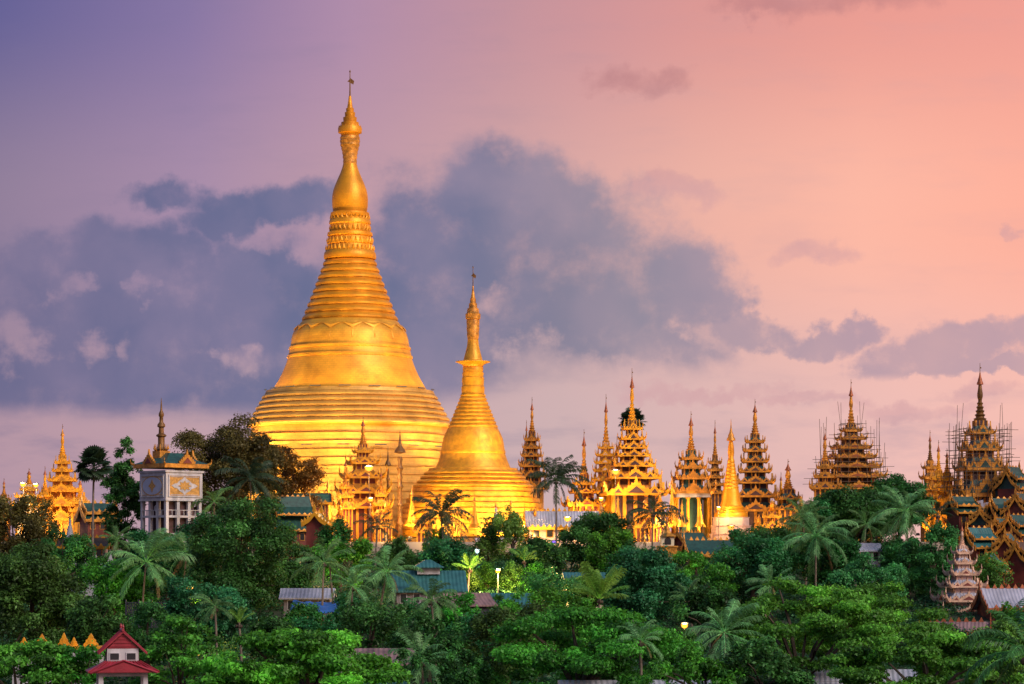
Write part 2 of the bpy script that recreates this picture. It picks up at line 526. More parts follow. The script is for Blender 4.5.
def fixture(parent, loc, target, power, **k):
    """flood lamp bolted to a building: housing part with its light"""
    a = math.atan2(target[1] - loc[1], target[0] - loc[0])
    b = MB().box(loc[0], loc[1], loc[2] - .5, .5, .6, .4, 0, a).box(loc[0], loc[1], loc[2] - .1, .15, .5, .1, 0, a)
    o = b.build('floodlight', 'iron', parent)
    spot(o, (loc[0], loc[1], loc[2] + .25), target, power, **k)


# ------------------------------------------------------------------ great stupas
def pp(pts, axis_s, Y, zb):
    """profile in picture pixels (y, half width) to metres above base"""
    return [(h * axis_s, Z_(y, Y) - zb) for y, h in pts][::-1]


def vane(b, r, z0, z1, s):
    b.tube([(0, 0, z0), (0, 0, z1)], [r, r * .4], 6)
    h = z1 - z0
    b.prism([(r * .5, z0 + h * .55), (3.4 * s, z0 + h * .5), (4.2 * s, z0 + h * .62), (2.6 * s, z0 + h * .66), (r * .5, z0 + h * .72)], -.08, .08)
    b.prism([(-r * .5, z0 + h * .58), (-2.6 * s, z0 + h * .6), (-r * .5, z0 + h * .68)], -.08, .08)
    b.lathe([(.05, z1 - .1 * h), (.9 * s, z1 - .06 * h), (.05, z1)], 8)


def rings(y0, h0, y1, h1, n, bulge=.9, exp=1.0, slot=.3):
    """n convex mouldings from (y0,h0) down to (y1,h1)"""
    out = []
    for i in range(n):
        t0, t1 = i / n, (i + 1) / n
        ya, yb = y0 + (y1 - y0) * t0, y0 + (y1 - y0) * t1
        ha, hb = h0 + (h1 - h0) * t0 ** exp, h0 + (h1 - h0) * t1 ** exp
        d = yb - ya
        out += [(ya, ha - bulge * .2), (ya + d * .25, hb - bulge * .1 + (ha - hb) * .3), (ya + d * .5, hb + bulge * .35), (ya + d * .75, hb + bulge * .45), (ya + d * .86, hb + bulge * .1), (ya + d * .87, hb - bulge * slot), (ya + d * .99, hb - bulge * slot)]
    return out


def great_stupa():
    Y, px = 600, 350
    s = Y / F
    t = thing('golden_stupa', 'tallest golden stupa with a huge bell body and ringed spire', 'stupa', (X_(px, Y), Y, PLAT))
    zb = PLAT
    P = lambda pts: pp(pts, s, Y, zb)
    b = MB(); vane(b, .22, Z_(99, Y) - zb, Z_(70, Y) - zb, s); b.build('vane', 'golddark', t)
    hti = [(96, 1.2), (104, 2.2), (108, 2.9), (108.5, 4), (112, 3.8), (112.5, 5.2), (117, 5), (117.5, 6.8), (122, 6.6), (122.5, 8.8), (126, 8.8), (126.5, 11), (128.5, 12), (133, 11.8), (133.5, 9.5), (136, 8.8)]
    b = MB().lathe(P(hti), 40)
    for k in range(20):
        a = 2 * pi * k / 20; r = 11.6 * s
        b.add([(r * cos(a - .1), r * sin(a - .1), Z_(128, Y) - zb), (r * cos(a + .1), r * sin(a + .1), Z_(128, Y) - zb), (r * .96 * cos(a), r * .96 * sin(a), Z_(124.5, Y) - zb)], [(0, 1, 2)])
    b.build('umbrella', 'gold', t, 40)
    neck = [(136, 9), (138, 10), (140, 9.6), (141, 10.2), (144, 9.4), (145, 9.8), (148, 8.6), (149, 8.8), (152, 7.6), (153, 7.9), (156, 7.0), (157, 7.4), (160, 6.6), (161, 7), (164, 6.8)]
    MB().lathe(P(neck), 40).build('neck', 'goldold', t, 40)
    bud = [(164, 6.8), (168, 7.8), (173, 9.6), (178, 11.8), (184, 14.4), (190, 16.6), (195, 17.6), (200, 18.0), (206, 17.8), (212, 16.9)]
    MB().lathe(P(bud), 64).build('banana_bud', 'gold', t, 50)
    lot = [(212, 17), (213, 19.2), (216, 19.6), (218, 18.4), (221, 20.6), (224, 20.9), (225, 19.6), (232, 20.4), (233, 22.4), (236, 22.7), (237, 21), (241, 23), (244, 23.2), (245, 22),
           (249, 23.6), (252, 24.6), (253, 25.6), (257, 26.3), (259, 26), (260, 24)]
    b = MB().lathe(P(lot), 64)
    for (y0, y1, r, n) in ((225, 232, 20.4, 28), (237.5, 244, 23.0, 30), (245, 252, 24.2, 32), (215, 221, 19.6, 26)):
        for k in range(n):
            a = 2 * pi * k / n; q = r * s; w = pi / n * .85
            z0, z1 = Z_(y1, Y) - zb, Z_(y0, Y) - zb
            b.add([(q * cos(a - w), q * sin(a - w), z0), (q * cos(a + w), q * sin(a + w), z0), (q * 1.035 * cos(a), q * 1.035 * sin(a), (z0 + z1) / 2), (q * cos(a), q * sin(a), z1)], [(0, 1, 2), (0, 2, 3), (1, 3, 2)])
    b.build('lotus_band', 'gold', t, 40)
    rg = [(260, 24.2)] + rings(260, 24.2, 322, 47.5, 9, 1.1, 1.05)
    MB().lathe(P(rg), 96).build('ring_mouldings', 'gold', t, 30)
    bell = [(321, 47), (323, 49), (325, 50.5), (329, 53.5), (333, 56), (338, 57.6), (344, 59), (347.5, 59.6), (347.8, 60.8), (350, 61), (350.3, 60.2), (356, 61.6), (356.3, 62.6), (358.5, 62.8), (359, 62),
            (364, 63.6), (370, 66), (376, 68.8), (382, 72), (387, 75), (391, 77.5)]
    b = MB().lathe(P(bell), 128)
    for k in range(16):      # pendant ornaments hung round the shoulder
        a = 2 * pi * k / 16 + .1
        for (ya, yb, w, r0, r1) in ((325, 342, .1, 51.5, 59.2), (326, 332, .2, 52.5, 56.5)):
            z0, z1 = Z_(yb, Y) - zb, Z_(ya, Y) - zb
            b.add([(r0 * s * cos(a - w), r0 * s * sin(a - w), z1), (r0 * s * cos(a + w), r0 * s * sin(a + w), z1), (r1 * s * cos(a), r1 * s * sin(a), z0),
                   ((r0 + r1) / 2 * 1.025 * s * cos(a), (r0 + r1) / 2 * 1.025 * s * sin(a), (z0 + z1) / 2)], [(0, 1, 3), (1, 2, 3), (2, 0, 3)])
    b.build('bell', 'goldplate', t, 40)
    tr = [(391, 78), (391.5, 83.5), (395, 85)] + rings(395, 84.5, 427.5, 102.5, 6, .9, 1.0, .8)
    MB().lathe(P(tr), 128).build('round_terrace', 'skylitgold', t, 30)
    oc = [(427.5, 101), (428, 98.5)]
    y, h = 430, 99.0
    for i in range(14):
        d = 8.2
        oc += [(y, h), (y + d - 2.3, h + .4), (y + d - 2.3, h - 1.0), (y + d - 1.6, h - 1.0), (y + d - 1.6, h + 2.0), (y + d, h + 2.0)]
        y += d; h += 2.0
    b = MB().lathe([(r, max(z, 0)) for r, z in P(oc)], 64, octa=.4)
    b.build('octagonal_terrace', 'skylitgold', t, 25)
    # light strips added at the two ledges to brighten bell foot and lip
    for (r, y_, n_, p_) in ((19.2, 391.2, 9, 800), (22.9, 429, 9, 260)):
        for k in range(n_):
            a = radians(-180 + 180 * (k + .5) / n_)
            z_ = Z_(y_, Y) - zb
            if y_ > 400: z_ -= 4.6; r = 23.6
            o = MB().box(r * cos(a), r * sin(a), z_ + .06, .3, 2.6, .18, 0, a).build('added_light_strip', 'iron', t)
            l = bpy.data.lights.new('lamp_light', 'AREA'); l.shape = 'RECTANGLE'; l.size = .25; l.size_y = 5.5
            l.energy = p_ * FLOOD; l.color = (1, .6, .15)
            lo = bpy.data.objects.new('lamp_light', l); COL.objects.link(lo); lo.parent = o
            lo.location = (r * cos(a), r * sin(a), z_ + .35); lo.rotation_euler = (pi, 0, a)
    # flood lamps round the foot and on the big ledge
    for a in (-165, -135, -105, -75, -45, -15):
        c, d = cos(radians(a)), sin(radians(a)); r = 47
        fixture(t, (r * c, r * d, .6), (14 * c, 14 * d, 32), 60000, size=85, rad=1.2)
    for a in (-140, -90, -40):
        c, d = cos(radians(a)), sin(radians(a)); r = 40
        fixture(t, (r * c, r * d, 1.2), (3 * c, 3 * d, 72), 120000, size=42, rad=1.2)
    return t


def second_stupa():
    Y, px = 555, 473
    s = Y / F; zb = PLAT
    t = thing('golden_stupa', 'smaller bright golden stupa in front and right of the tallest one', 'stupa', (X_(px, Y), Y, zb))
    P = lambda pts: pp(pts, s, Y, zb)
    b = MB(); vane(b, .14, Z_(291, Y) - zb, Z_(266, Y) - zb, s * .75); b.build('vane', 'golddark', t)
    hti = [(286, .7), (292, 1.2), (298, 2.2), (298.5, 2.8), (303, 3), (303.5, 4), (308, 4.2), (308.5, 5.6), (313, 6.2), (314, 7.6), (319, 7.4), (319.5, 6.2)]
    MB().lathe(P(hti), 32).build('umbrella', 'goldold', t, 40)
    neck = [(319.5, 6.2), (321, 6.6), (327, 6.2), (328, 6.5), (333, 5.9), (334, 6.2), (340, 5.4)]
    MB().lathe(P(neck), 32).build('neck', 'goldold', t, 40)
    bud = [(340, 5.4), (346, 6), (352, 7.4), (357, 8.8), (361, 9.7)]
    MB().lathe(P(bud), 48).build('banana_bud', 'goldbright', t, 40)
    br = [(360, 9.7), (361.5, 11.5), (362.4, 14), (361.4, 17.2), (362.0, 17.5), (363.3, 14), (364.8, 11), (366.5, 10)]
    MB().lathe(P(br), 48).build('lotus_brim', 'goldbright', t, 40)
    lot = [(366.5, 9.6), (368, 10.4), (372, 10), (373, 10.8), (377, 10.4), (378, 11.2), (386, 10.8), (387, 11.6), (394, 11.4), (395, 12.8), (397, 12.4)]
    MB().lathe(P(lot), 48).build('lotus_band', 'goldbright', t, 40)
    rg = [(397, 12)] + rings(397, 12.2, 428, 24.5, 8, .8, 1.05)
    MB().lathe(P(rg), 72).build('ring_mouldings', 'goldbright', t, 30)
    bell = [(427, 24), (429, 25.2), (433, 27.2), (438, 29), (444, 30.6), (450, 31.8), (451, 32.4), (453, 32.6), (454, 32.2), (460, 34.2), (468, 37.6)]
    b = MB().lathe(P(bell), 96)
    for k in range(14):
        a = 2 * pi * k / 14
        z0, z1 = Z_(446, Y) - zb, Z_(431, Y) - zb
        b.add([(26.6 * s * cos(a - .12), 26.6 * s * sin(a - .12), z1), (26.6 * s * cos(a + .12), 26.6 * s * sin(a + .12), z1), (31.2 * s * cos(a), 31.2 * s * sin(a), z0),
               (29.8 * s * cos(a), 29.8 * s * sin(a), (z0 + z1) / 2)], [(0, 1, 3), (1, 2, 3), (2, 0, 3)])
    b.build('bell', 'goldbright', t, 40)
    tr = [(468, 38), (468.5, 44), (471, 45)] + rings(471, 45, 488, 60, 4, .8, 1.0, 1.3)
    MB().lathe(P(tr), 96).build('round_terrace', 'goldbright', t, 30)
    oc = [(488, 60)]
    y, h = 488.5, 60.5
    for i in range(9):
        d = 5.4
        oc += [(y, h), (y + d - 1.9, h + .5), (y + d - 1.9, h - 1.2), (y + d - 1.1, h - 1.2), (y + d - 1.1, h + 2.9), (y + d, h + 2.9)]
        y += d; h += 3.1
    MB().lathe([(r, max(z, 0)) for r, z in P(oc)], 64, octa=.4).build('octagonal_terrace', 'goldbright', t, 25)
    for a in (-160, -115, -70, -20):
        c, d = cos(radians(a)), sin(radians(a)); r = 29
        fixture(t, (r * c, r * d, .6), (6 * c, 6 * d, 14), 40000, size=85, rad=1.0)
    for a in (-120, -60):
        c, d = cos(radians(a)), sin(radians(a)); r = 25
        fixture(t, (r * c, r * d, 1.2), (1 * c, 1 * d, 38), 42000, size=45, rad=1.0)
    return t


great_stupa()
second_stupa()


# ------------------------------------------------------------------ tiered spires (pyatthat)
def gable_mesh(trim, inner):
    key = ('gable', trim, inner)
    if key not in SH:
        out = [(-.5, 0), (-.56, .2), (-.45, .16), (-.42, .36), (-.33, .3), (-.29, .52), (-.2, .46), (-.16, .68), (-.09, .62), (-.04, .86), (0, 1.12)]
        out = out + [(-x, z) for x, z in out[::-1][1:]]
        b = MB().prism(out, -.06, .06, 0)
        b.prism([(-.3, .03), (.3, .03), (0, .46)], -.1, .1, 1)
        SH[key] = b.mesh('gable', [trim, inner])
    return SH[key]


def finial_mesh(trim):
    key = ('finial', trim)
    if key not in SH:
        pts = [(0, 0, 0), (.35, 0, .1), (.62, 0, .3), (.74, 0, .62), (.68, 0, 1.0)]
        b = MB().tube(pts, [.22, .2, .16, .1, .02], 5)
        SH[key] = b.mesh('corner_finial', [trim])
    return SH[key]


SH = {}


def spire_parts(t, zs, zt, h, s, gold, cap='rust', ringcount=5):
    """bulbous ringed spire from zs to zt (local), foot half width h metres"""
    H = zt - zs
    pr = [(h, zs)]
    z, r = zs, h
    for i in range(ringcount):
        f = i / ringcount
        z0 = zs + H * .34 * f; z1 = zs + H * .34 * (i + 1) / ringcount
        r0 = h * (1 - .62 * f ** .8); r1 = h * (1 - .62 * ((i + 1) / ringcount) ** .8)
        pr += [(r0, z0 + (z1 - z0) * .3), (r0 * 1.08, z0 + (z1 - z0) * .45), (r1 * .85, z0 + (z1 - z0) * .7), (r1 * .82, z1)]
    k = h * .36
    pr += [(k * .9, zs + H * .36), (k * 1.25, zs + H * .41), (k * 1.3, zs + H * .46), (k * .9, zs + H * .56), (k * .75, zs + H * .62)]
    MB().lathe(pr, 12).build('spire', gold, t, 40)
    um = [(k * .75, zs + H * .62), (k * 1.5, zs + H * .625), (k * 1.45, zs + H * .65), (k * 1.0, zs + H * .69), (k * .95, zs + H * .71), (k * .55, zs + H * .76), (k * .2, zs + H * .84)]
    MB().lathe(um, 12).build('umbrella', cap, t, 40)
    b = MB().tube([(0, 0, zs + H * .8), (0, 0, zt)], [max(.06, k * .2), .04], 5)
    b.prism([(.02, zs + H * .9), (k * .8, zs + H * .915), (.02, zs + H * .935)], -.04, .04)
    b.build('vane', 'golddark', t)


def spired_tower(name, label, px, Y, tip, spire_y, eaves, base_y=None, roof='green', wall='darkwall', trim='goldold', spire='goldold', cap='rust',
                 rot=0.0, base='wall', group=None, cat='spire tower', zbase=None, inner=None, flood=0, fcol=(1, .6, .2)):
    s = Y / F
    zb = (PLAT if zbase is None else zbase) if base_y is None else Z_(base_y, Y)
    t = thing(name, label, cat, (X_(px, Y), Y, zb), rot, group)
    Z = lambda y: Z_(y, Y) - zb
    inner = inner or wall
    hs = .54 * eaves[0][1] * s
    vr = random.Random(int(px * 13))
    fk, gk, sg_, mk = vr.uniform(.6, 1.25), vr.uniform(.8, 1.35), vr.uniform(.05, .3), vr.choice((5, 7, 9, 11))
    spire_parts(t, Z(spire_y) - .1, Z(tip), hs, s, spire, cap)
    n = len(eaves)
    for i, (ey, eh) in enumerate(eaves):
        ze, w = Z(ey), eh * s / 1.06
        zu = Z(spire_y) if i == 0 else Z(eaves[i - 1][0])
        gap = zu - ze
        wt = hs * .95 if i == 0 else eaves[i - 1][1] * s / 1.06 * .68
        wt = min(wt, w * .86)
        rt = MB().frustum(w, ze, wt, ze + gap * .55, steps=3, sag=sg_).build('roof_tier', roof, t)
        # gilded fascia with a row of small flames
        tb = MB()
        ft = max(.14, w * .05); fh = max(.2, gap * .13)
        for q in range(4):
            a = q * pi / 2; c, d = cos(a), sin(a)
            m = mk if w > 2 else min(mk, 7)
            wl = w + ft
            def R(x, y, z): return (x * c - y * d, x * d + y * c, z)
            vs = [R(-wl, -w - ft, ze - fh), R(wl, -w - ft, ze - fh), R(wl, -w - ft, ze + .06), R(-wl, -w - ft, ze + .06),
                  R(-w + .01, -w + .01, ze - fh), R(w - .01, -w + .01, ze - fh), R(w - .01, -w + .01, ze + .06), R(-w + .01, -w + .01, ze + .06)]
            tb.add(vs, [(0, 1, 2, 3), (4, 7, 6, 5), (0, 4, 5, 1), (3, 2, 6, 7)])
            for k in range(m):
                x0 = -w + 2 * w * k / m; x1 = -w + 2 * w * (k + 1) / m; xm = (x0 + x1) / 2
                vs = [R(x0, -w - ft * .8, ze + .06), R(x1, -w - ft * .8, ze + .06), R(xm, -w - ft, ze + .06 + gap * .3), R(x0, -w - ft * .2, ze + .06), R(x1, -w - ft * .2, ze + .06)]
                tb.add(vs, [(0, 1, 2), (3, 2, 4), (0, 2, 3), (1, 4, 2)])
        tb.build('eave_trim', trim, rt)
        gm, fm = gable_mesh(trim, inner), finial_mesh(trim)
        gw = w * (.95 if n > 3 else .85); gh = min(gap * .72 * gk, gw * 1.2)
        for q in range(4):
            a = q * pi / 2
            put('gable', gm, rt, ((w * .98) * sin(a), -(w * .98) * cos(a), ze + .03), a, (gw, max(w * .9, .5), gh))
            if w > 2.3:
                for sg in (-.62, .62):
                    lx, ly = sg * w, -w * .985
                    put('gable', gm, rt, (lx * cos(a) - ly * sin(a), lx * sin(a) + ly * cos(a), ze + .02), a, (gw * .42, max(w * .7, .5), gh * .66))
            put('corner_finial', fm, rt, ((w * .97) * cos(a + pi / 4) * 1.414, (w * .97) * sin(a + pi / 4) * 1.414, ze - fh * .3), a + pi / 4, (gap * .55 * fk,) * 2 + (gap * .8 * fk,))
        # the storey above this roof
        if i > 0 or True:
            bw = MB().box(0, 0, ze + gap * .5, wt * 1.96, wt * 1.96, gap * .5 - .1)
            cb = bw
            for q in range(4):
                a = q * pi / 2
                for dx in (-.96, -.35, .35, .96):
                    x, y = dx * wt, -wt
                    cb.box(x * cos(a) - y * sin(a), x * sin(a) + y * cos(a), ze + gap * .5, .09 * wt + .08, .09 * wt + .08, gap * .48 - .1, 1)
            cb.build('tier_wall', [wall, trim], t)
    # ground storey
    w = eaves[-1][1] * s / 1.06
    z = Z(eaves[-1][0]) - .25
    if z > .3:
        if base == 'wall':
            cb = MB().box(0, 0, 0, w * 1.5, w * 1.5, z)
            for q in range(4):
                a = q * pi / 2
                for k in range(5):
                    x, y = (-1 + k / 2) * w * .74, -w * .76
                    cb.box(x * cos(a) - y * sin(a), x * sin(a) + y * cos(a), 0, .12 * w, .12 * w, z - .01, 1)
            cb.build('wall', [wall, trim], t)
            for q in range(4):
                a = q * pi / 2
                x, y = 0, -w * .745
                MB().box(x * cos(a) - y * sin(a), x * sin(a) + y * cos(a), .1, w * .26, .12, z * .6, 0, a).build('doorway', 'window', t)
        else:   # open hall with columns
            MB().box(0, 0, 0, w * 1.15, w * 1.15, z).build('wall', 'green', t)
            MB().box(0, 0, z - .9, w * 1.9, w * 1.9, .9).build('beam', 'white', t)
            for q in range(4):
                a = q * pi / 2
                for k in range(4):
                    x, y = (-.9 + k * .6) * w, -w * .9
                    cb = MB().lathe([(.5, 0), (.5, .5), (.32, .7), (.3, z - 1.4), (.5, z - 1.1), (.5, z - .92)], 10, 0, x * cos(a) - y * sin(a), x * sin(a) + y * cos(a))
                    cb.build('column', 'goldbright', t, 40)
    for k in range(flood):
        a = radians(-90 - rot * 57.3 + (k - (flood - 1) / 2) * 70)
        r = max(w * 2.6, 9)
        top = Z(eaves[0][0])
        fixture(t, (r * cos(a), r * sin(a), .7), (0, 0, top * .62), 16 * ((top * .62) ** 2 + r * r) + 1500, size=80, color=fcol, rad=.8)
    return t


TG = 'tiered spires on the pagoda platform'
T_ = spired_tower
T_('tiered_spire', 'tall golden tiered spire with a fan palm crown behind its neck', 632, 545, 368, 420,
   [(429, 8), (439, 11), (448, 13), (456, 16), (466, 20), (478, 25), (494, 31)], roof='goldold', wall='darkwall', trim='goldbright', spire='goldbright', rot=.1, flood=3, group=TG)
T_('tiered_spire', 'slim golden tiered spire with pale pink storeys left of the palm backed one', 606, 560, 394, 442,
   [(448, 6.5), (455.5, 8.4), (463, 9.7), (471, 10.7), (480, 11.5), (491, 13), (504, 16)], roof='goldold', wall='pinkwall', trim='goldbright', spire='goldold', rot=-.12, flood=2, group=TG)
T_('tiered_spire', 'low golden pavilion spire with three dark red storeys', 584, 550, 429, 474,
   [(484, 8), (492.5, 12.5), (505, 18)], roof='brown', wall='redwall', trim='goldbright', spire='goldold', rot=.15, flood=2, group=TG)
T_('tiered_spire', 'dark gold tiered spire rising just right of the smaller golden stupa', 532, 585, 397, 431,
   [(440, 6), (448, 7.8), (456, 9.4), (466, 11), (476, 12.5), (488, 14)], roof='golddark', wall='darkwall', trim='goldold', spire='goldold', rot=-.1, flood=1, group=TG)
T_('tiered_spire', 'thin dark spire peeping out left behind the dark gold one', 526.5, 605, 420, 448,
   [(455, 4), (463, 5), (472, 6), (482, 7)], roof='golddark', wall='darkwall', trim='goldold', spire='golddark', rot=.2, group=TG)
T_('tiered_spire', 'little golden spire squeezed between two taller ones', 617, 552, 436, 474, [(481, 4.5), (489, 6), (498, 7.5)],
   roof='goldold', wall='goldold', trim='goldbright', spire='goldold', rot=.1, group=TG)
T_('tiered_spire', 'green roofed tiered spire above an open columned hall', 691, 545, 411, 450,
   [(459, 8.7), (468, 12.2), (478.5, 15.5), (492, 19)], roof='green', wall='green', trim='goldold', spire='goldold', rot=.08, base='hall', flood=2, group=TG, inner='goldold')
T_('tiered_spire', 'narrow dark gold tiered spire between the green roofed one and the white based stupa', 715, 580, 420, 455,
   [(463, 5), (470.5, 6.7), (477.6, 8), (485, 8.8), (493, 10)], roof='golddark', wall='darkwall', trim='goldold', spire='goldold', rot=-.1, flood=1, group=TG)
T_('tiered_spire', 'black and gold tiered spire of seven roofs right of the white based stupa', 755, 555, 399, 434,
   [(442, 8.4), (451, 10.5), (461.5, 12), (471.5, 15), (482.5, 18.5), (496, 22), (510, 26)], roof='green', wall='darkwall', trim='goldold', spire='goldold', rot=-.06, flood=2, group=TG)
T_('tiered_spire', 'small golden spire with two roofs beside the black and gold one', 788, 548, 459, 489,
   [(498.7, 11.5), (509, 16)], roof='green', wall='darkwall', trim='goldold', spire='goldold', rot=.1, flood=1, group=TG)
T_('tiered_spire', 'needle thin gold spire tucked behind the small two roofed one', 781, 575, 472, 494, [(500, 5), (507, 7)],
   roof='goldold', wall='goldold', trim='goldbright', spire='goldbright', rot=0, group=TG)
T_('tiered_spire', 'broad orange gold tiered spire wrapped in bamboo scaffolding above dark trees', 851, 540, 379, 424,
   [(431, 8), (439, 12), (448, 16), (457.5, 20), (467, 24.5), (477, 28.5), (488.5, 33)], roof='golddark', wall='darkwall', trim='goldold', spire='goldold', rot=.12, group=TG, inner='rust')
T_('tiered_spire', 'small orange spire at the left shoulder of the broad scaffolded one', 825, 532, 427, 461, [(468, 7), (477, 10), (488, 14)],
   roof='goldold', wall='darkwall', trim='goldold', spire='goldold', rot=-.1, group=TG)
T_('tiered_spire', 'dark plum tiered spire in scaffolding with four green roofs near the right edge', 980, 500, 363, 420,
   [(433, 11.5), (449, 16.5), (468.5, 20), (494, 24)], roof='green', wall='darkwall', trim='goldold', spire='golddark', rot=.1, group=TG, zbase=33, inner='green')
T_('tiered_spire', 'tallest of three clustered gold spires left of the plum one', 930, 530, 430, 460, [(468, 5.5), (478, 7), (489, 8.5), (501, 10)],
   roof='golddark', wall='goldold', trim='goldold', spire='golddark', rot=.1, group=TG)
T_('tiered_spire', 'middle bright yellow spire of the three clustered left of the plum one', 938.5, 515, 440, 470, [(479, 6.5), (489, 8.5), (500, 11), (513, 13)],
   roof='goldbright', wall='goldold', trim='goldbright', spire='goldbright', rot=-.05, zbase=34.5, flood=2, group=TG)
T_('tiered_spire', 'shortest of the three clustered gold spires left of the plum one', 947, 508, 448, 472, [(480, 6.5), (490, 9.5), (501, 12.5), (514, 15), (528, 17)],
   roof='goldold', wall='goldold', trim='goldbright', spire='goldold', rot=.1, zbase=33.5, flood=1, group=TG)
T_('tiered_spire', 'bright yellow gold tiered spire glowing at the left behind the fan palm', 62.5, 560, 424, 455,
   [(463, 7), (471, 9.5), (480.5, 13.5), (491, 19), (505, 23), (519, 28)], roof='goldbright', wall='goldold', trim='goldbright', spire='goldbright', cap='goldold', rot=.1, flood=3, group=TG)
T_('tiered_spire', 'small gold spire close to the left of the bright yellow one', 45, 555, 466, 489, [(496, 6), (506, 9)], roof='goldbright', wall='goldold', trim='goldbright', spire='goldbright', group=TG, flood=1)
T_('tiered_spire', 'squat brightly lit gold spire second from the left edge', 29, 550, 468, 484, [(490, 8), (497, 13), (506, 16)], roof='goldbright', wall='whitegold', trim='goldbright', spire='goldbright', rot=.1, group=TG, flood=2)
T_('tiered_spire', 'dim little spire at the far left edge above the trees', 4, 560, 478, 494, [(499, 5), (507, 7)], roof='goldold', wall='goldold', trim='goldold', spire='goldold', group=TG)
T_('tiered_spire', 'small gold spire right beside the bright yellow one by the fan palm', 80, 552, 477, 497, [(503, 7), (511, 10)], roof='goldbright', wall='goldold', trim='goldbright', spire='goldbright', rot=.1, group=TG)
T_('tiered_spire', 'ornate gilded shrine with red window bays in front of the tallest stupa', 363, 545, 415, 444,
   [(452, 8), (463, 13), (477, 18), (492, 22), (507, 24)], roof='goldold', wall='redwall', trim='goldbright', spire='goldold', rot=.2, flood=2, group=TG)
T_('tiered_spire', 'slender gilt corner spire left of the red windowed shrine', 345.5, 540, 456, 482, [(488, 5), (497, 7), (508, 9)], roof='goldold', wall='redwall', trim='goldbright', spire='goldold', rot=.1, group=TG)
T_('tiered_spire', 'slender gilt corner spire right of the red windowed shrine', 381, 538, 468, 490, [(496, 5), (505, 7), (515, 9)], roof='goldold', wall='redwall', trim='goldbright', spire='goldold', rot=.1, group=TG)


PV = 'small gilded pavilions along the terrace edge'
for (px, Y, tip, sy, ev, rf, fl, lab) in (
    (576, 531, 500, 512, [(518, 7), (527, 10)], 'goldold', 1, 'small gilded pavilion below the low pavilion spire with dark red storeys'),
    (645, 530, 497, 511, [(517, 8), (527, 12)], 'goldold', 1, 'small gilded pavilion right under the palm backed golden spire'),
    (660, 534, 488, 502, [(508, 6), (516, 8), (526, 11)], 'green', 1, 'green roofed gilt pavilion left of the columned hall'),
    (772, 528, 498, 511, [(517, 9), (527, 13)], 'goldold', 1, 'gilt pavilion at the foot of the black and gold tiered spire'),
    (801, 527, 494, 506, [(511, 7), (519, 10), (529, 13)], 'goldold', 1, 'gilt pavilion below the small two roofed spire'),
    (426, 526, 505, 517, [(523, 8), (532, 11)], 'goldbright', 1, 'gilt pavilion left below the smaller golden stupa'),
    (386, 529, 500, 512, [(518, 6), (527, 8)], 'goldbright', 1, 'gilt pavilion right below the red windowed shrine'),
    (272, 529, 498, 510, [(516, 8), (526, 11)], 'goldold', 1, 'gilt pavilion left of the green roofed hall under the tallest stupa'),
    (340, 527, 503, 515, [(521, 8), (530, 10)], 'goldbright', 1, 'gilt pavilion left below the red windowed shrine'),
    (535, 527, 506, 518, [(524, 7), (532, 9)], 'goldbright', 1, 'gilt pavilion at the right foot of the smaller golden stupa')):
    T_('gilded_pavilion', lab, px, Y, tip, sy, ev, roof=rf, wall='redwall', trim='goldbright', spire='goldbright', cap='goldold', rot=.1 * sin(px), flood=fl, group=PV, cat='pavilion')


# ------------------------------------------------------------------ small stupas and posts
def small_stupa(label, px, Y, tip, base_y, hw, gold='goldbright', basem='white', bell_y=None, cat='stupa', group=None, plinth=0, name='small_stupa', floods=0):
    s = Y / F; zb = Z_(base_y, Y)
    if zb < PLAT + .3 and Y > 524: zb = PLAT
    t = thing(name, label, cat, (X_(px, Y), Y, zb), .2, group)
    Zt = Z_(tip, Y) - zb
    ph = plinth * s
    H = Zt - ph
    w = hw * s
    if plinth:
        b = MB()
        for k in range(3):
            b.lathe([(w * (1.25 - .09 * k), ph * k / 3), (w * (1.25 - .09 * k), ph * (k + 1) / 3 - .1), (w * (1.29 - .09 * k), ph * (k + 1) / 3 - .08), (w * (1.29 - .09 * k), ph * (k + 1) / 3)], 8, rot=pi / 8)
        b.build('plinth', basem, t)
    pr = [(w, 0), (w, .02), (w * .96, .045), (w * .86, .05), (w * .86, .075), (w * .74, .08), (w * .74, .11), (w * .66, .115), (w * .56, .17), (w * .5, .24), (w * .46, .28)]
    for i in range(8):
        f = i / 8
        r = w * (.44 - .27 * f)
        pr += [(r, .29 + .3 * f), (r * 1.06, .305 + .3 * f), (r * .95, .322 + .3 * f)]
    pr += [(w * .155, .6), (w * .19, .66), (w * .17, .72), (w * .1, .78)]
    MB().lathe([(r, ph + z * H) for r, z in pr], 24).build('bell_body', gold, t, 30)
    MB().lathe([(r, ph + z * H) for r, z in ((w * .1, .775), (w * .26, .78), (w * .25, .8), (w * .17, .82), (w * .17, .835), (w * .1, .86), (w * .04, .91), (.03, 1.0))], 16).build('umbrella', 'goldold' if gold != 'white' else 'goldold', t, 40)
    for k in range(floods):
        a = radians(-90 + (k - (floods - 1) / 2) * 70)
        fixture(t, (w * 3.2 * cos(a), w * 3.2 * sin(a), .7), (0, 0, ph + H * .6), 5000, size=80, rad=.8)
    return t


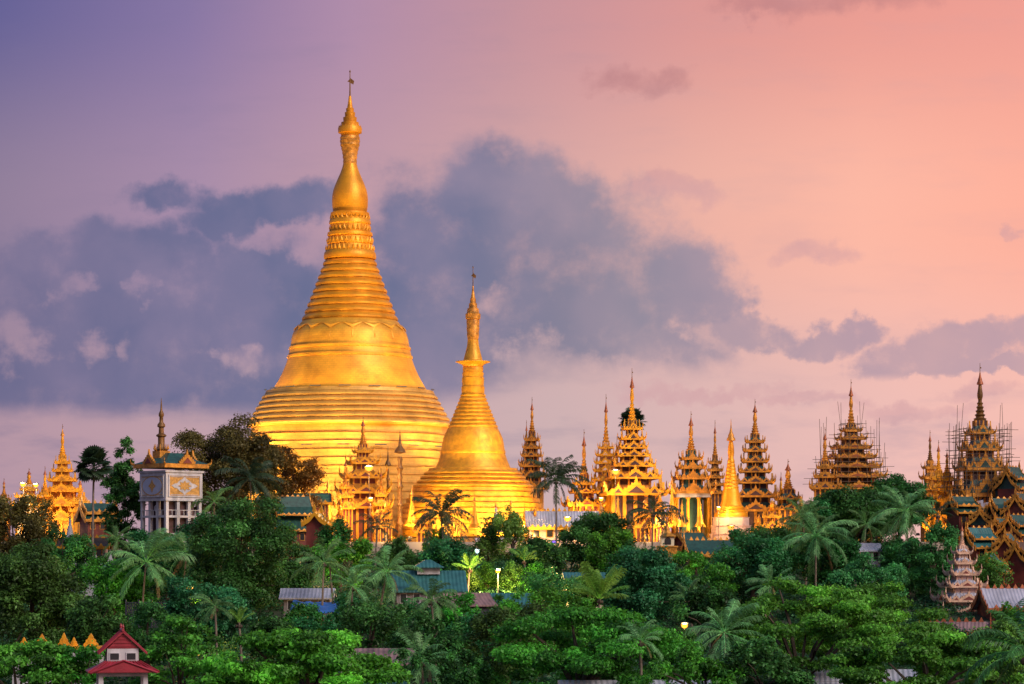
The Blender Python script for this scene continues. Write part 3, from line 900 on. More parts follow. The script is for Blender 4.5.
st = small_stupa('slim golden stupa on a white stepped plinth between two dark spires', 731, 535, 419, 541, 17, plinth=25, floods=1, gold='gold', basem='pinkwall')
SG = 'small stupas ringed round the foot of the big ones'
small_stupa('little gold stupa standing before the foot of the smaller golden stupa', 474.5, 530, 493, 528, 6, group=SG)
small_stupa('little white pink stupa below the smaller golden stupa', 496, 526, 500, 532, 7, gold='white', group=SG)
small_stupa('little gold stupa right of the white pink one', 511, 530, 497, 528, 6, group=SG)
small_stupa('little gold stupa left of the coconut palm by the smaller golden stupa', 412, 532, 486, 526, 8, group=SG)
small_stupa('little gold stupa beside the amber lit tree under the tallest stupa', 305, 532, 482, 526, 8, group=SG)
small_stupa('little gold stupa directly left of the red windowed shrine', 328, 534, 476, 526, 8, group=SG)
small_stupa('narrow white stupa below the bright yellow tiered spire', 70, 500, 512, 540, 6.5, gold='white', cat='stupa')
small_stupa('gilt stupa left of the green roofed columned hall', 672, 535, 473, 526, 7, gold='goldbright', group=SG)
small_stupa('gilt stupa right before the green roofed columned hall', 700, 530, 499, 527, 6, group=SG)
small_stupa('gilt stupa left before the green roofed columned hall', 682, 530, 500, 527, 5.5, group=SG)
small_stupa('low gold stupa at the right foot of the white stepped plinth', 759, 531, 514, 532, 9, gold='goldbright', group=SG)
small_stupa('gold stupa beside the coconut palm right of the low red pavilion', 618, 530, 493, 526, 6, group=SG)


def prayer_post(label, px, Y, tip, base, w):
    s = Y / F; zb = PLAT
    t = thing('prayer_post', label, 'prayer post', (X_(px, Y), Y, zb), 0, 'tall ornamental posts before the tallest stupa')
    H = Z_(tip, Y) - zb
    r = w * s
    pr = [(r * 1.6, 0), (r * 1.6, .8), (r * .7, 1.2)]
    for k in range(9):
        z = 1.5 + (H * .8 - 1.5) * k / 9
        pr += [(r * .6, z), (r * (1.0 if k % 2 else .75), z + H * .02), (r * .55, z + H * .045)]
    MB().lathe(pr, 10).build('post', 'golddark', t, 40)
    b = MB().lathe([(r * .5, H * .79), (r * 1.7, H * .8), (r * 1.2, H * .83), (r * .5, H * .86), (r * .25, H * .93), (.03, H)], 10)
    b.build('finial', 'golddark', t, 40)


prayer_post('dark gilded post with a bulging ringed shaft right of the red windowed shrine', 400, 536, 430, 528, 3.6)
prayer_post('thin dark post between the red windowed shrine and the ringed one', 388, 545, 446, 528, 2.0)


# ------------------------------------------------------------------ white clock tower
def clock_tower():
    Y, px = 480, 168
    s = Y / F; zb = Z_(562, Y)
    t = thing('clock_tower', 'white square clock tower with diamond panels and a green spired roof', 'clock tower', (X_(px - 0.0, Y) - .2, Y + 5.9, zb), radians(43))
    Z = lambda y: Z_(y, Y) - zb
    S2 = 4.1
    z0, z1, z2, z3 = Z(533), Z(499), Z(472), Z(466)
    MB().box(0, 0, 0, S2 * 1.9, S2 * 1.9, z0).build('base_wall', 'white', t)
    MB().box(0, 0, z0, S2 * 1.45, S2 * 1.45, z1 - z0).build('core_wall', 'darkwall', t)
    mid = (z0 + z1) / 2
    MB().box(0, 0, mid - .25, S2 * 1.96, S2 * 1.96, .4).build('balcony_slab', 'white', t)
    for q in range(4):
        a = q * pi / 2
        for k in range(4):
            x, y = (-.9 + k * .6) * S2, -.9 * S2
            if k == 3: continue
            MB().box(x * cos(a) - y * sin(a), x * sin(a) + y * cos(a), z0 + .01, .62, .62, z1 - z0 - .02).build('column', 'white', t)
    MB().box(0, 0, z1, S2 * 2, S2 * 2, z2 - z1).build('panel_storey', 'white', t)
    MB().box(0, 0, z1 - .3, S2 * 2.1, S2 * 2.1, .3).box(0, 0, z2, S2 * 2.12, S2 * 2.12, .35).build('string_course', 'white', t)
    hz = (z1 + z2) / 2; hh = (z2 - z1) / 2 * .82; hw = S2 * .84

    def ell(rx, rz, n, f=lambda a: 1.0): return [(rx * f(2 * pi * i / n) * cos(2 * pi * i / n), hz + rz * f(2 * pi * i / n) * sin(2 * pi * i / n)) for i in range(n)]
    for q in range(4):
        p = MB().prism([(-hw, hz - hh), (hw, hz - hh), (hw, hz + hh), (-hw, hz + hh)], -S2 - .08, -S2 + .02, 0)
        warm = q in (0, 2)       # right-hand face is gold with a white diamond, the left one pale with an oval ring
        left = not warm
        o = p.build('panel', 'panelgold' if not left else 'white', t); o.rotation_euler = (0, 0, q * pi / 2)
        if left:
            m1 = MB().prism(ell(hw * .95, hh * .9, 40), -S2 - .12, -S2 - .06, 0).prism(ell(hw * .88, hh * .8, 40), -S2 - .15, -S2 - .1, 1).build('oval', ['panelgold', 'bluewhite'], o)
            m2 = MB().prism([(hw * .34 * x, hz + hh * .62 * z) for x, z in ((0, 1), (.35, .4), (1, 0), (.35, -.4), (0, -1), (-.35, -.4), (-1, 0), (-.35, .4))], -S2 - .2, -S2 - .12, 0).build('diamond', 'panelgold', o)
        else:
            lobes = [(1, 0), (.78, .22), (.55, .3), (.4, .55), (.2, .72), (0, 1)]
            pts = lobes + [(-x, z) for x, z in lobes[::-1][1:]] + [(-x, -z) for x, z in lobes[1:]] + [(x, -z) for x, z in lobes[::-1][1:-1]]
            m1 = MB().prism([(hw * .85 * x, hz + hh * .82 * z) for x, z in pts], -S2 - .14, -S2 - .06, 0).build('diamond', 'white', o)
            star = [((1.0 if i % 2 == 0 else .6) * cos(pi * i / 8), (1.0 if i % 2 == 0 else .6) * sin(pi * i / 8)) for i in range(16)]
            m2 = MB().prism([(hw * .45 * x, hz + hh * .5 * z) for x, z in star], -S2 - .2, -S2 - .12, 0).build('star', 'panelgold', o)
        fb = MB()
        for (bx, bz, bw, bh) in ((0, hz - hh - .02, hw * 2.1, .22), (0, hz + hh - .2, hw * 2.1, .22)):
            fb.box(bx, -S2 - .1, bz, bw, .22, bh)
        for sg in (-1, 1):
            fb.box(sg * hw * 1.0, -S2 - .1, hz - hh + .2, .2, .22, hh * 2 - .4)
        fo = fb.build('panel_frame', 'white', o)
        ib = MB()
        for (bx, bz, bw, bh) in ((0, hz - hh + .32, hw * 1.8, .1), (0, hz + hh - .42, hw * 1.8, .1)):
            ib.box(bx, -S2 - .1, bz, bw, .12, bh)
        ib.build('panel_beading', 'panelgold' if left else 'white', o)
        rl = MB()
        for i in range(9):
            rl.box((-.86 + i * .215) * S2, -.97 * S2, mid + .16, .09, .09, .9)
        rl.box(0, -.97 * S2, mid + 1.06, S2 * 1.8, .12, .1)
        ro_ = rl.build('balcony_rail', 'white', t); ro_.rotation_euler = (0, 0, q * pi / 2)
    # clock on the left-hand face
    a = 3 * pi / 2
    c = MB()
    cz = Z(508)
    n = 20
    c.prism([(.1 + .62 * cos(2 * pi * i / n), cz + .62 * sin(2 * pi * i / n)) for i in range(n)], -S2 * .75 - .35, -S2 * .72, 0)
    co = c.build('clock_face', 'white', t); co.rotation_euler = (0, 0, a)
    h = MB().box(.1, -S2 * .75 - .38, cz, .08, .05, .45).box(.26, -S2 * .75 - .38, cz, .32, .05, .08)
    h.build('clock_hands', 'iron', co)
    # roof: hipped skirt, gold cornice, gables, upper ridge, central spire
    MB().box(0, 0, z3 - .25, S2 * 2.42, S2 * 2.42, .75).build('cornice', 'goldold', t)
    r = MB().frustum(S2 * 1.2, z3 + .52, S2 * .35, Z(452), steps=4, sag=.1).build('roof', 'green', t)
    for q in range(4):
        put('gable', gable_mesh('goldold', 'redwall'), r, (S2 * 1.2 * sin(q * pi / 2), -S2 * 1.2 * cos(q * pi / 2), z3 + .5), q * pi / 2, (3.4, 3, 2.4))
        put('corner_finial', finial_mesh('goldold'), r, (S2 * 1.17 * 1.414 * cos(q * pi / 2 + pi / 4), S2 * 1.17 * 1.414 * sin(q * pi / 2 + pi / 4), z3 + .4), q * pi / 2 + pi / 4, (1, 1, 1.1))
    sp = thing_part = None
    zt = Z(396); zs = Z(453)
    H = zt - zs
    sx, sy = 0, 0
    q43 = radians(43); sx, sy = -1.75 * cos(q43) - .4 * sin(q43), 1.75 * sin(q43) - .4 * cos(q43)
    MB().box(sx, sy, zs - 1.4, 2.3, 2.3, 2.0).build('spire_base', 'goldold', t)
    pr = [(1.0, .0), (1.0, .06), (1.25, .08), (.8, .1), (.62, .13), (.62, .3), (.95, .32), (.95, .34), (.5, .37), (.45, .47), (.75, .49), (.7, .53), (.36, .57), (.34, .66), (.5, .68), (.48, .72), (.2, .78), (.12, .9), (.03, 1)]
    MB().lathe([(a_, zs + b_ * H) for a_, b_ in pr], 16, 0, sx, sy).build('spire', 'golddark', t, 40)
    b = MB()
    for k in range(8):
        a = k * pi / 4
        b.tube([(sx + 1.0 * cos(a), sy + 1.0 * sin(a), zs + .5), (sx + 1.35 * cos(a), sy + 1.35 * sin(a), zs + 1.0), (sx + 1.25 * cos(a), sy + 1.25 * sin(a), zs + 1.9)], [.16, .16, .03], 5)
    b.build('crown_ornament', 'goldold', t)
    return t


clock_tower()


# ------------------------------------------------------------------ gabled halls and sheds
def hall(name, label, px, Y, eave_y, L, W, roof_h, rot=0.0, roof='green', wall='greywall', trim=None, tiers=1, zbase=None, cat='building', wins=4, winmat='window', group=None, vent=None, ridge=True, ts=1.0, gw=None):
    x = X_(px, Y)
    zb = float(hgt(x, Y)) - 2 if zbase is None else zbase
    ze = Z_(eave_y, Y) - zb
    t = thing(name, label, cat, (x, Y, zb), rot, group)
    MB().box(0, 0, 0, L, W, ze).build('wall', wall, t)
    # windows on the two long sides
    if wins:
        for sgn in (-1, 1):
            for k in range(wins):
                wx = -L / 2 + L * (k + .5) / wins
                fr = MB().box(wx, sgn * (W / 2 + .03), ze - 2.1, L / wins * .55, .1, 1.5).build('window', 'white' if trim is None else trim, t)
                MB().box(wx, sgn * (W / 2 + .07), ze - 2.0, L / wins * .43, .1, 1.3).build('pane', winmat, fr)
    for j in range(tiers):
        k = 1 - .3 * j
        Lj, Wj = L * (1 - .16 * j), W * k
        z0 = ze + j * roof_h * .62; rh = roof_h * k
        ov = .7
        sec = [(-Wj / 2 - ov, -.25), (-Wj / 4, rh * .4), (0, rh), (Wj / 4, rh * .4), (Wj / 2 + ov, -.25)]
        lo = [(p[0], p[1] - .22) for p in sec]
        m = len(sec)
        vs = []
        for xx in (-Lj / 2 - ov, Lj / 2 + ov):
            vs += [(xx, p[0], z0 + p[1]) for p in sec] + [(xx, p[0], z0 + p[1]) for p in lo]
        fs = []
        for i in range(m - 1):
            fs += [(i, i + 1, 2 * m + i + 1, 2 * m + i), (m + i, 3 * m + i, 3 * m + i + 1, m + i + 1), (i, m + i, m + i + 1, i + 1), (2 * m + i, 2 * m + i + 1, 3 * m + i + 1, 3 * m + i)]
        fs += [(0, 2 * m, 3 * m, m), (m - 1, 2 * m - 1, 4 * m - 1, 3 * m - 1)]
        ro = MB().add(vs, fs).build('roof', roof, t)
        # gable end walls
        for sgn in (-1, 1):
            xx = sgn * (Lj / 2 - .05)
            pts = [(-Wj / 2, -.2), (-Wj / 4, rh * .4 - .25), (0, rh - .3), (Wj / 4, rh * .4 - .25), (Wj / 2, -.2)]
            vs = [(xx - .1, p[0], z0 + p[1]) for p in pts] + [(xx + .1, p[0], z0 + p[1]) for p in pts]
            MB().add(vs, [tuple(range(5)), tuple(range(5, 10))] + [(i, (i + 1) % 5, 5 + (i + 1) % 5, 5 + i) for i in range(5)]).build('gable_wall', gw or (wall if trim is None else 'redwall'), t)
            if trim:
                b = MB()
                xx = sgn * (Lj / 2 + ov + .12)
                up = [(p[0] * 1.02, p[1] + .32 * ts) for p in sec]
                vs = [(xx - .1, p[0], z0 + p[1]) for p in up] + [(xx - .1, p[0], z0 + p[1] - .35 * ts) for p in lo[::-1]]
                vs += [(p[0] + .2, p[1], p[2]) for p in vs]
                n = 2 * m
                fs = []
                for i in range(m - 1):
                    a_, b_ = n - 1 - i, n - 2 - i
                    fs += [(i, i + 1, b_, a_), (n + i, n + a_, n + b_, n + i + 1), (i, n + i, n + i + 1, i + 1), (a_, b_, n + b_, n + a_)]
                fs += [(0, n - 1, 2 * n - 1, n), (m - 1, n + m - 1, n + m, m)]
                b.add(vs, fs)
                # flame finials along the bargeboard
                for i in range(9):
                    f = -1 + i / 4
                    yy = f * (Wj / 2 + ov * .8)
                    zz = z0 + np.interp(yy, [p[0] for p in up], [p[1] for p in up])
                    hh = (.6 if i != 4 else 1.5) * (.4 + .6 * ts)
                    wd = (.3 if i != 4 else .45) * ts
                    b.add([(xx - .08, yy - wd, zz - .1), (xx + .08, yy - wd, zz - .1), (xx + .08, yy + wd, zz - .1), (xx - .08, yy + wd, zz - .1), (xx, yy + (.2 if f > 0 else -.2 if f < 0 else 0), zz + hh)],
                          [(0, 1, 4), (1, 2, 4), (2, 3, 4), (3, 0, 4), (3, 2, 1, 0)])
                b.build('bargeboard', trim, ro)
        if trim and ridge:
            b = MB()
            n = int(Lj / 1.1)
            for i in range(n):
                xx = -Lj / 2 + Lj * (i + .5) / n
                b.add([(xx - .4, -.1, z0 + rh - .05), (xx + .4, -.1, z0 + rh - .05), (xx + .4, .1, z0 + rh - .05), (xx - .4, .1, z0 + rh - .05), (xx, 0, z0 + rh + .7 * ts)],
                      [(0, 1, 4), (1, 2, 4), (2, 3, 4), (3, 0, 4), (3, 2, 1, 0)])
            b.build('ridge_crest', trim, ro)
            # gilded eaves
            for sgn in (-1, 1):
                b = MB()
                yy = sgn * (Wj / 2 + ov + .1)
                b.box(0, yy, z0 - .07 - .55 * ts, Lj + 2 * ov, .14, .55 * ts)
                for i in range(n):
                    xx = -Lj / 2 + Lj * (i + .5) / n
                    b.add([(xx - .45, yy - .06, z0 - .08), (xx + .45, yy - .06, z0 - .08), (xx + .45, yy + .06, z0 - .08), (xx - .45, yy + .06, z0 - .08), (xx, yy, z0 + .55 * ts)],
                          [(0, 1, 4), (1, 2, 4), (2, 3, 4), (3, 0, 4), (3, 2, 1, 0)])
                b.build('eave_trim', trim, ro)
    if vent:
        zt = ze + roof_h * .8
        MB().box(0, 0, zt, L * .34, W * .3, 1.0).build('clerestory', 'white', t)
        MB().frustum(W * .25, zt + 1.1, W * .05, zt + 2.2, d0=None, steps=1, sag=0).build('vent_roof', roof, t).scale = (L * .45 / (W * .5), 1, 1)
    return t


HG = 'halls and sheds among the trees'
# in front of the tallest stupa: green roof with gold gables and a red door gable
hall('temple_hall', 'green roofed hall with gold trim and red gable below the tallest stupa', 290, 515, 530, 8, 7, 5.0, .5, 'green', 'redwall', 'goldold', 2, zbase=30, ts=.5)
hall('temple_hall', 'low gold crested hall standing behind the one with the red gable', 305, 529, 502, 9, 5, 1.8, .1, 'green', 'redwall', 'goldbright', 1, zbase=PLAT, ts=.8)
hall('gabled_porch', 'small red porch with gold gable in front of the green roofed hall', 318, 503, 523, 4.0, 3.6, 1.9, 1.4, 'green', 'redwall', 'goldbright', 1, zbase=30, wins=1)
hall('temple_hall', 'long grey roofed hall with glowing gold frieze right of the smaller golden stupa', 562, 528, 527, 13.5, 8, 3.2, 0.05, 'lilac', 'pinkwall', 'goldbright', 1, zbase=33.5, wins=5)
hall('shrine_hall', 'small green roof with gold gables below the white stepped plinth', 712, 490, 554, 9, 6, 2.6, .15, 'green', 'rustroof', 'goldold', 1, wins=3)
hall('shrine_hall', 'dim green and gold porch left below the columned hall', 690, 505, 545, 7, 5, 2.4, .9, 'green', 'goldold', 'goldold', 1, wins=2)
hall('long_shed', 'teal roofed hall with raised vent ridge behind the small palm', 428, 400, 589, 10, 9, 2.8, .1, 'teal', 'greywall', None, 1, wins=5, vent=True, group=HG)
hall('long_shed', 'lower teal roofed wing to the right of the vented hall', 500, 405, 606, 9, 7, 2.0, -.08, 'teal', 'greywall', None, 1, wins=4, group=HG)
hall('long_shed', 'rusty brown roofed lean to in front of the teal wing', 466, 385, 603, 6, 5, 1.5, .4, 'rustroof', 'fence', None, 1, wins=0, group=HG)
hall('shed', 'small bright cyan roof above the feathery bamboo', 584, 430, 579, 5.6, 5, 1.1, .1, 'teal', 'whitegold', None, 1, wins=2, group=HG)
hall('shed', 'pale blue zinc roof just above the blue tarpaulin', 308, 404, 596, 7, 5, 1.2, 0, 'lilac', 'greywall', None, 1, wins=3, group=HG)
hall('long_shed', 'rusty corrugated roof over cyan wall behind the bright foreground tree', 372, 290, 660, 8, 7, 1.3, .06, 'rustroof', 'teal', None, 1, wins=3, group=HG)
hall('shed', 'teal roofed house with white chevron gable right of the lower fan palm trunk', 103, 440, 577, 5.5, 5, 2.4, pi / 2 - .2, 'teal', 'bluewhite', 'white', 1, wins=2, group=HG, ridge=False)
hall('shed', 'teal roofed house with white chevron gable left of the lower fan palm trunk', 78, 445, 577, 5, 4.6, 2.4, pi / 2 - .2, 'teal', 'bluewhite', 'white', 1, wins=2, group=HG, ridge=False)
hall('temple_hall', 'pale pink hall with bright gold crested frieze under the yellow spire', 84, 505, 546, 8.5, 6, 1.6, .05, 'brown', 'pinkwall', 'goldbright', 1, wins=4, zbase=28)
hall('temple_hall', 'dark green and gold stacked roofs left of the tall dark tree', 98, 525, 519, 6, 5, 2.4, .5, 'green', 'redwall', 'goldold', 2, wins=3, zbase=33)
hall('shed', 'long pale zinc roof glimpsed under the big spreading tree', 640, 262, 692, 15, 8, 1.2, .05, 'lilac', 'greywall', None, 1, wins=5, group=HG)
hall('shed', 'pale zinc roof glimpsed under the spreading trees at the right', 865, 292, 680, 10, 7, 1.2, -.1, 'lilac', 'greywall', None, 1, wins=4, group=HG)
hall('shed', 'little white walled house in trees below the scaffolded orange spire', 867, 450, 549, 3.6, 3, 1.0, .3, 'lilac', 'white', None, 1, wins=2, group=HG)
hall('temple_hall', 'white roofed hall with rusty gold trim at the right edge', 1012, 420, 607, 9, 8, 3.0, .1, 'lilac', 'redwall', 'rust', 1, wins=3)
hall('shed', 'grey lilac roof left below the small tiered pagoda', 918, 385, 640, 7, 6, 1.6, .35, 'lilac', 'greywall', None, 1, wins=3, group=HG)
hall('shed', 'rusty pink roof at the foot of the small tiered pagoda', 955, 400, 632, 9, 6, 1.6, -.2, 'rustroof', 'redwall', 'rust', 1, wins=3, group=HG)
# covered stairway climbing below the plum spire: stepped green roofs
SW = 'stepped roofs of the covered stairway'
for (px, Y, ey, L, W, rh, rot, roof, lab) in (
    (999, 498, 497, 5, 4.4, 3.0, 1.15, 'green', 'gold gabled stair roof highest right of the plum spire'),
    (1013, 494, 488, 4.6, 4, 3.0, .95, 'green', 'small green gold stair roof at the right edge level with the plum spire'),
    (962, 490, 512, 4.2, 3.6, 2.2, .5, 'green', 'small gold gabled stair roof left under the plum spire'),
    (983, 486, 524, 4.6, 3.8, 2.2, 1.2, 'green', 'gold gabled stair roof directly below the hung sheeting'),
    (1004, 484, 517, 4.6, 3.8, 2.6, .4, 'green', 'green stair roof seen along its slope right of the hung sheeting'),
    (1020, 480, 512, 5, 4, 2.6, 1.1, 'green', 'gold gabled stair roof at the right edge under the green gold one'),
    (1000, 474, 536, 5, 4.2, 2.4, 1.1, 'teal', 'middle teal stair roof with gold gable ends'),
    (1018, 471, 534, 5, 4.2, 2.6, .8, 'green', 'green stair roof at the right edge beside the middle teal one'),
    (979, 466, 547, 4.4, 4.2, 2.6, .5, 'teal', 'broad teal stair roof right of the small tiered pagoda tip'),
    (1008, 462, 553, 5, 4.4, 2.6, 1.2, 'teal', 'teal stair roof between the broad one and the right edge'),
    (1022, 458, 563, 5, 4, 2.8, 1.0, 'brown', 'dark red gold stair roof at the right edge above the white roof'),
    (990, 452, 572, 5.4, 4.6, 2.4, 1.15, 'teal', 'lowest teal stair roof right beside the small tiered pagoda')):
    hall('stair_pavilion', lab, px, Y, ey, L, W, rh, rot, roof, 'redwall', 'goldold', 2, wins=2, group=SW, cat='pavilion', ts=.55, gw='green' if px % 2 else 'redwall')

# nearer small tiered pagoda, white, red and gold
spired_tower('tiered_pagoda', 'small white red and gold tiered pagoda standing among trees at the right', 962, 430, 522, 545,
             [(553, 6.5), (563, 9), (574, 12.5), (586, 17.5), (600, 22), (612, 27)], base_y=625, roof='lilac', wall='pinkwall', trim='rosegold', spire='rosegold', rot=.15, inner='redwall', cat='pagoda')


# ------------------------------------------------------------------ scaffolding
def scaffold(label, px, Y, levels, y_top, y_bot, zb):
    """bamboo poles round a tower; levels: (y, half width px)"""
    s = Y / F
    t = thing('bamboo_scaffold', label, 'scaffolding', (X_(px, Y), Y, zb), .1, 'bamboo scaffolds on the right hand spires')
    SHk = SH.setdefault('pole', MB().tube([(0, 0, 0), (0, 0, 1)], [1, .8], 5).mesh('pole', ['bamboo']))
    rnd = random.Random(px)

    def pole(p, q, r, nm):
        from mathutils import Vector
        d = Vector(q) - Vector(p)
        o = put(nm, SHk, t, p)
        o.rotation_mode = 'QUATERNION'; o.rotation_quaternion = d.to_track_quat('Z', 'Y'); o.scale = (r, r, d.length)
    for (y, h) in [(y_ + d_, h_) for y_, h_ in levels for d_ in (0, 4.5)]:
        z = Z_(y, Y) - zb; w = h * s
        for q in range(4):
            a = q * pi / 2
            e = w * rnd.uniform(1.1, 1.35)
            p = np.array([-e, -w * .9]); k = np.array([e * rnd.uniform(.9, 1.2), -w * .9])
            R = np.array([[cos(a), -sin(a)], [sin(a), cos(a)]])
            p, k = R @ p, R @ k
            pole((p[0], p[1], z), (k[0], k[1], z + rnd.uniform(-.2, .2)), .06, 'ledger')
    hmax = levels[-1][1] * s
    for q in range(4):
        a = q * pi / 2
        for k in range(9):
            f = -1 + k * .25 + rnd.uniform(-.08, .08)
            w = hmax * .95
            # pole height follows the tower's taper
            reach = [y for (y, h) in levels if h * s * 1.05 >= abs(f) * w]
            zt = Z_(min(reach) - rnd.uniform(1, 8) if reach else levels[-1][0] - 10, Y) - zb
            x, y = f * w, -w * .9
            c, d = cos(a), sin(a)
            pole((x * c - y * d, x * d + y * c, Z_(y_bot, Y) - zb), (x * c - y * d + rnd.uniform(-.5, .5), x * d + y * c, zt), .055, 'upright')
    for k in range(4):
        a = k * pi / 2 + .6
        r = levels[0][1] * s * 1.3
        z0 = Z_(levels[0][0] + 14, Y) - zb
        pole((r * cos(a), r * sin(a), z0), (r * .9 * cos(a) * rnd.uniform(.9, 1.6), r * .9 * sin(a), Z_(y_top, Y) - zb), .05, 'upright')


scaffold('bamboo scaffolding poles round the broad orange gold spire', 851, 540, [(424, 10), (434, 15), (446, 20), (458, 25), (468, 29), (478, 33)], 402, 492, PLAT)
scaffold('bamboo scaffolding poles round the plum spire near the right edge', 980, 500, [(430, 23), (437, 23), (450, 25), (458, 26), (468, 26), (476, 28), (486, 30)], 404, 510, 33)
b = MB()
for (x0, z0, w, h) in ((-2.2, 0, 1.5, 3.2), (-.5, -.2, 1.7, 3.6), (1.2, .1, 1.4, 3.0)):
    b.add([(x0, 0, z0), (x0 + w, -.4, z0), (x0 + w * .7, -.3, z0 + h), (x0 - .2, .1, z0 + h * .9), (x0 + .2, .4, z0 + h * .5)], [(0, 1, 2, 3), (0, 3, 4), (1, 0, 4), (2, 1, 4), (3, 2, 4)])
o = b.build('sheeting', 'sheet'); o.location = (X_(979, 492), 492, Z_(518, 492))
tag(o, 'white and blue sheeting hung under the scaffolded plum spire', 'tarpaulin')


# ------------------------------------------------------------------ red roofed pavilion, gate finials, tarpaulin, fence, shrine
def lookout():
    Y, px = 225, 122
    s = Y / F
    zb = float(hgt(X_(px, Y), Y))
    t = thing('lookout_pavilion', 'white pavilion with two tiers of crimson roof in the lower left corner', 'pavilion', (X_(px, Y), Y, zb), radians(12))
    Z = lambda y: Z_(y, Y) - zb
    u = s
    # tower shaft and open lower storey
    MB().box(0, 0, 0, 46 * u, 40 * u, Z(694)).build('shaft_wall', 'white', t)
    MB().box(0, 0, Z(694), 52 * u, 46 * u, .25).build('floor_slab', 'white', t)
    zc = Z(675.5)
    for sx in (-1, 1):
        for sy in (-1, 1):
            MB().box(sx * 22 * u, sy * 18 * u, Z(694) + .25, 4.5 * u, 4.5 * u, zc - Z(694) - .25).build('column', 'white', t)
    MB().box(0, 0, zc, 48.5 * u, 42 * u, Z(671) - zc).build('beam', 'white', t)
    # lower hipped roof with a front gable
    lr = MB().frustum(35 * u, Z(671) + .02, 17 * u, Z(661), d0=29 * u, d1=14 * u, steps=2, sag=.05, th=.08).build('lower_roof', 'redroof', t)
    MB().add([(-31 * u, -29.5 * u, Z(671)), (31 * u, -29.5 * u, Z(671)), (0, -29.5 * u, Z(660)), (-31 * u, -12 * u, Z(670)), (31 * u, -12 * u, Z(670)), (0, -12 * u, Z(659.4))],
             [(0, 1, 2), (0, 2, 5, 3), (1, 4, 5, 2), (3, 5, 4), (0, 3, 4, 1)]).build('porch_gable', 'redroof', lr)
    b = MB()
    for sg in (-1, 1):
        b.tube([(sg * 33 * u, -30 * u, Z(671.8)), (0, -30 * u, Z(659.6))], .1, 4)
    b.build('gable_edge', 'redroof', lr)
    # upper storey with windows
    MB().box(0, 0, Z(662.5), 31 * u, 27 * u, Z(648) - Z(662.5)).build('upper_wall', 'white', t)
    for sx in (-1, 1):
        f = MB().box(sx * 8.2 * u, -13.6 * u, Z(660), 10.5 * u, .14, Z(652) - Z(660)).build('window', 'white', t)
        MB().box(sx * 8.2 * u, -13.9 * u, Z(659.2), 8.6 * u, .14, Z(652.8) - Z(659.2)).build('pane', 'window', f)
        f = MB().box(sx * 15.6 * u, 0, Z(660), .14, 10 * u, Z(652) - Z(660)).build('window', 'white', t)
        MB().box(sx * 15.9 * u, 0, Z(659.2), .14, 8 * u, Z(652.8) - Z(659.2)).build('pane', 'window', f)
    # steep gabled upper roof
    zr, zt = Z(652.5), Z(630)
    hw, d = 24 * u, 17 * u
    th = 1.6 * u
    sec = [(-hw, zr), (0, zt), (hw, zr)]
    vs = []
    for yy in (-d, d):
        vs += [(x, yy, z) for x, z in sec] + [(-hw, yy, zr - th), (0, yy, zt - th * 1.6), (hw, yy, zr - th)]
    up = MB().add(vs, [(0, 1, 7, 6), (1, 2, 8, 7), (3, 9, 10, 4), (4, 10, 11, 5), (0, 3, 4, 1), (1, 4, 5, 2), (6, 7, 10, 9), (7, 8, 11, 10), (0, 6, 9, 3), (2, 5, 11, 8)]).build('upper_roof', 'redroof', t)
    for yy in (-13.2 * u, 13.2 * u):
        MB().prism([(-15 * u, Z(648)), (15 * u, Z(648)), (0, zt - th * 2)], yy - .06, yy + .06).build('gable_wall', 'redroof', t)
    b = MB()
    for i in range(5):
        b.box(0, -13.2 * u - .1, Z(648) + .15 + i * .3, (26 - i * 5) * u, .06, .07)
    b.build('gable_louvre', 'redroof', up)
    rb = MB()
    for sg in (-1, 1):
        for i in range(11):
            yy = -d + .12 + (2 * d - .24) * i / 10
            rb.tube([(sg * hw, yy, zr + .02), (0, yy, zt + .02)], .045, 4)
    rb.build('roof_rolls', 'redroof', up)
    rb = MB()
    for i in range(15):
        f = -1 + i / 7
        rb.tube([(f * 35 * u, -29.2 * u, Z(671) + .05), (f * 17 * u, -14 * u, Z(661) + .06)], .045, 4)
    rb.build('roof_rolls', 'redroof', lr)
    for yy in (-d, d):
        MB().lathe([(.02, zt - .1), (.12, zt), (.07, zt + .18), (.11, zt + .3), (.02, zt + .55)], 8, 0, 0, yy).build('ridge_finial', 'redroof', up)
    MB().tube([(0, -d - .1, zt + .03), (0, d + .1, zt + .03)], .13, 6).build('ridge_cap', 'redroof', up)


lookout()


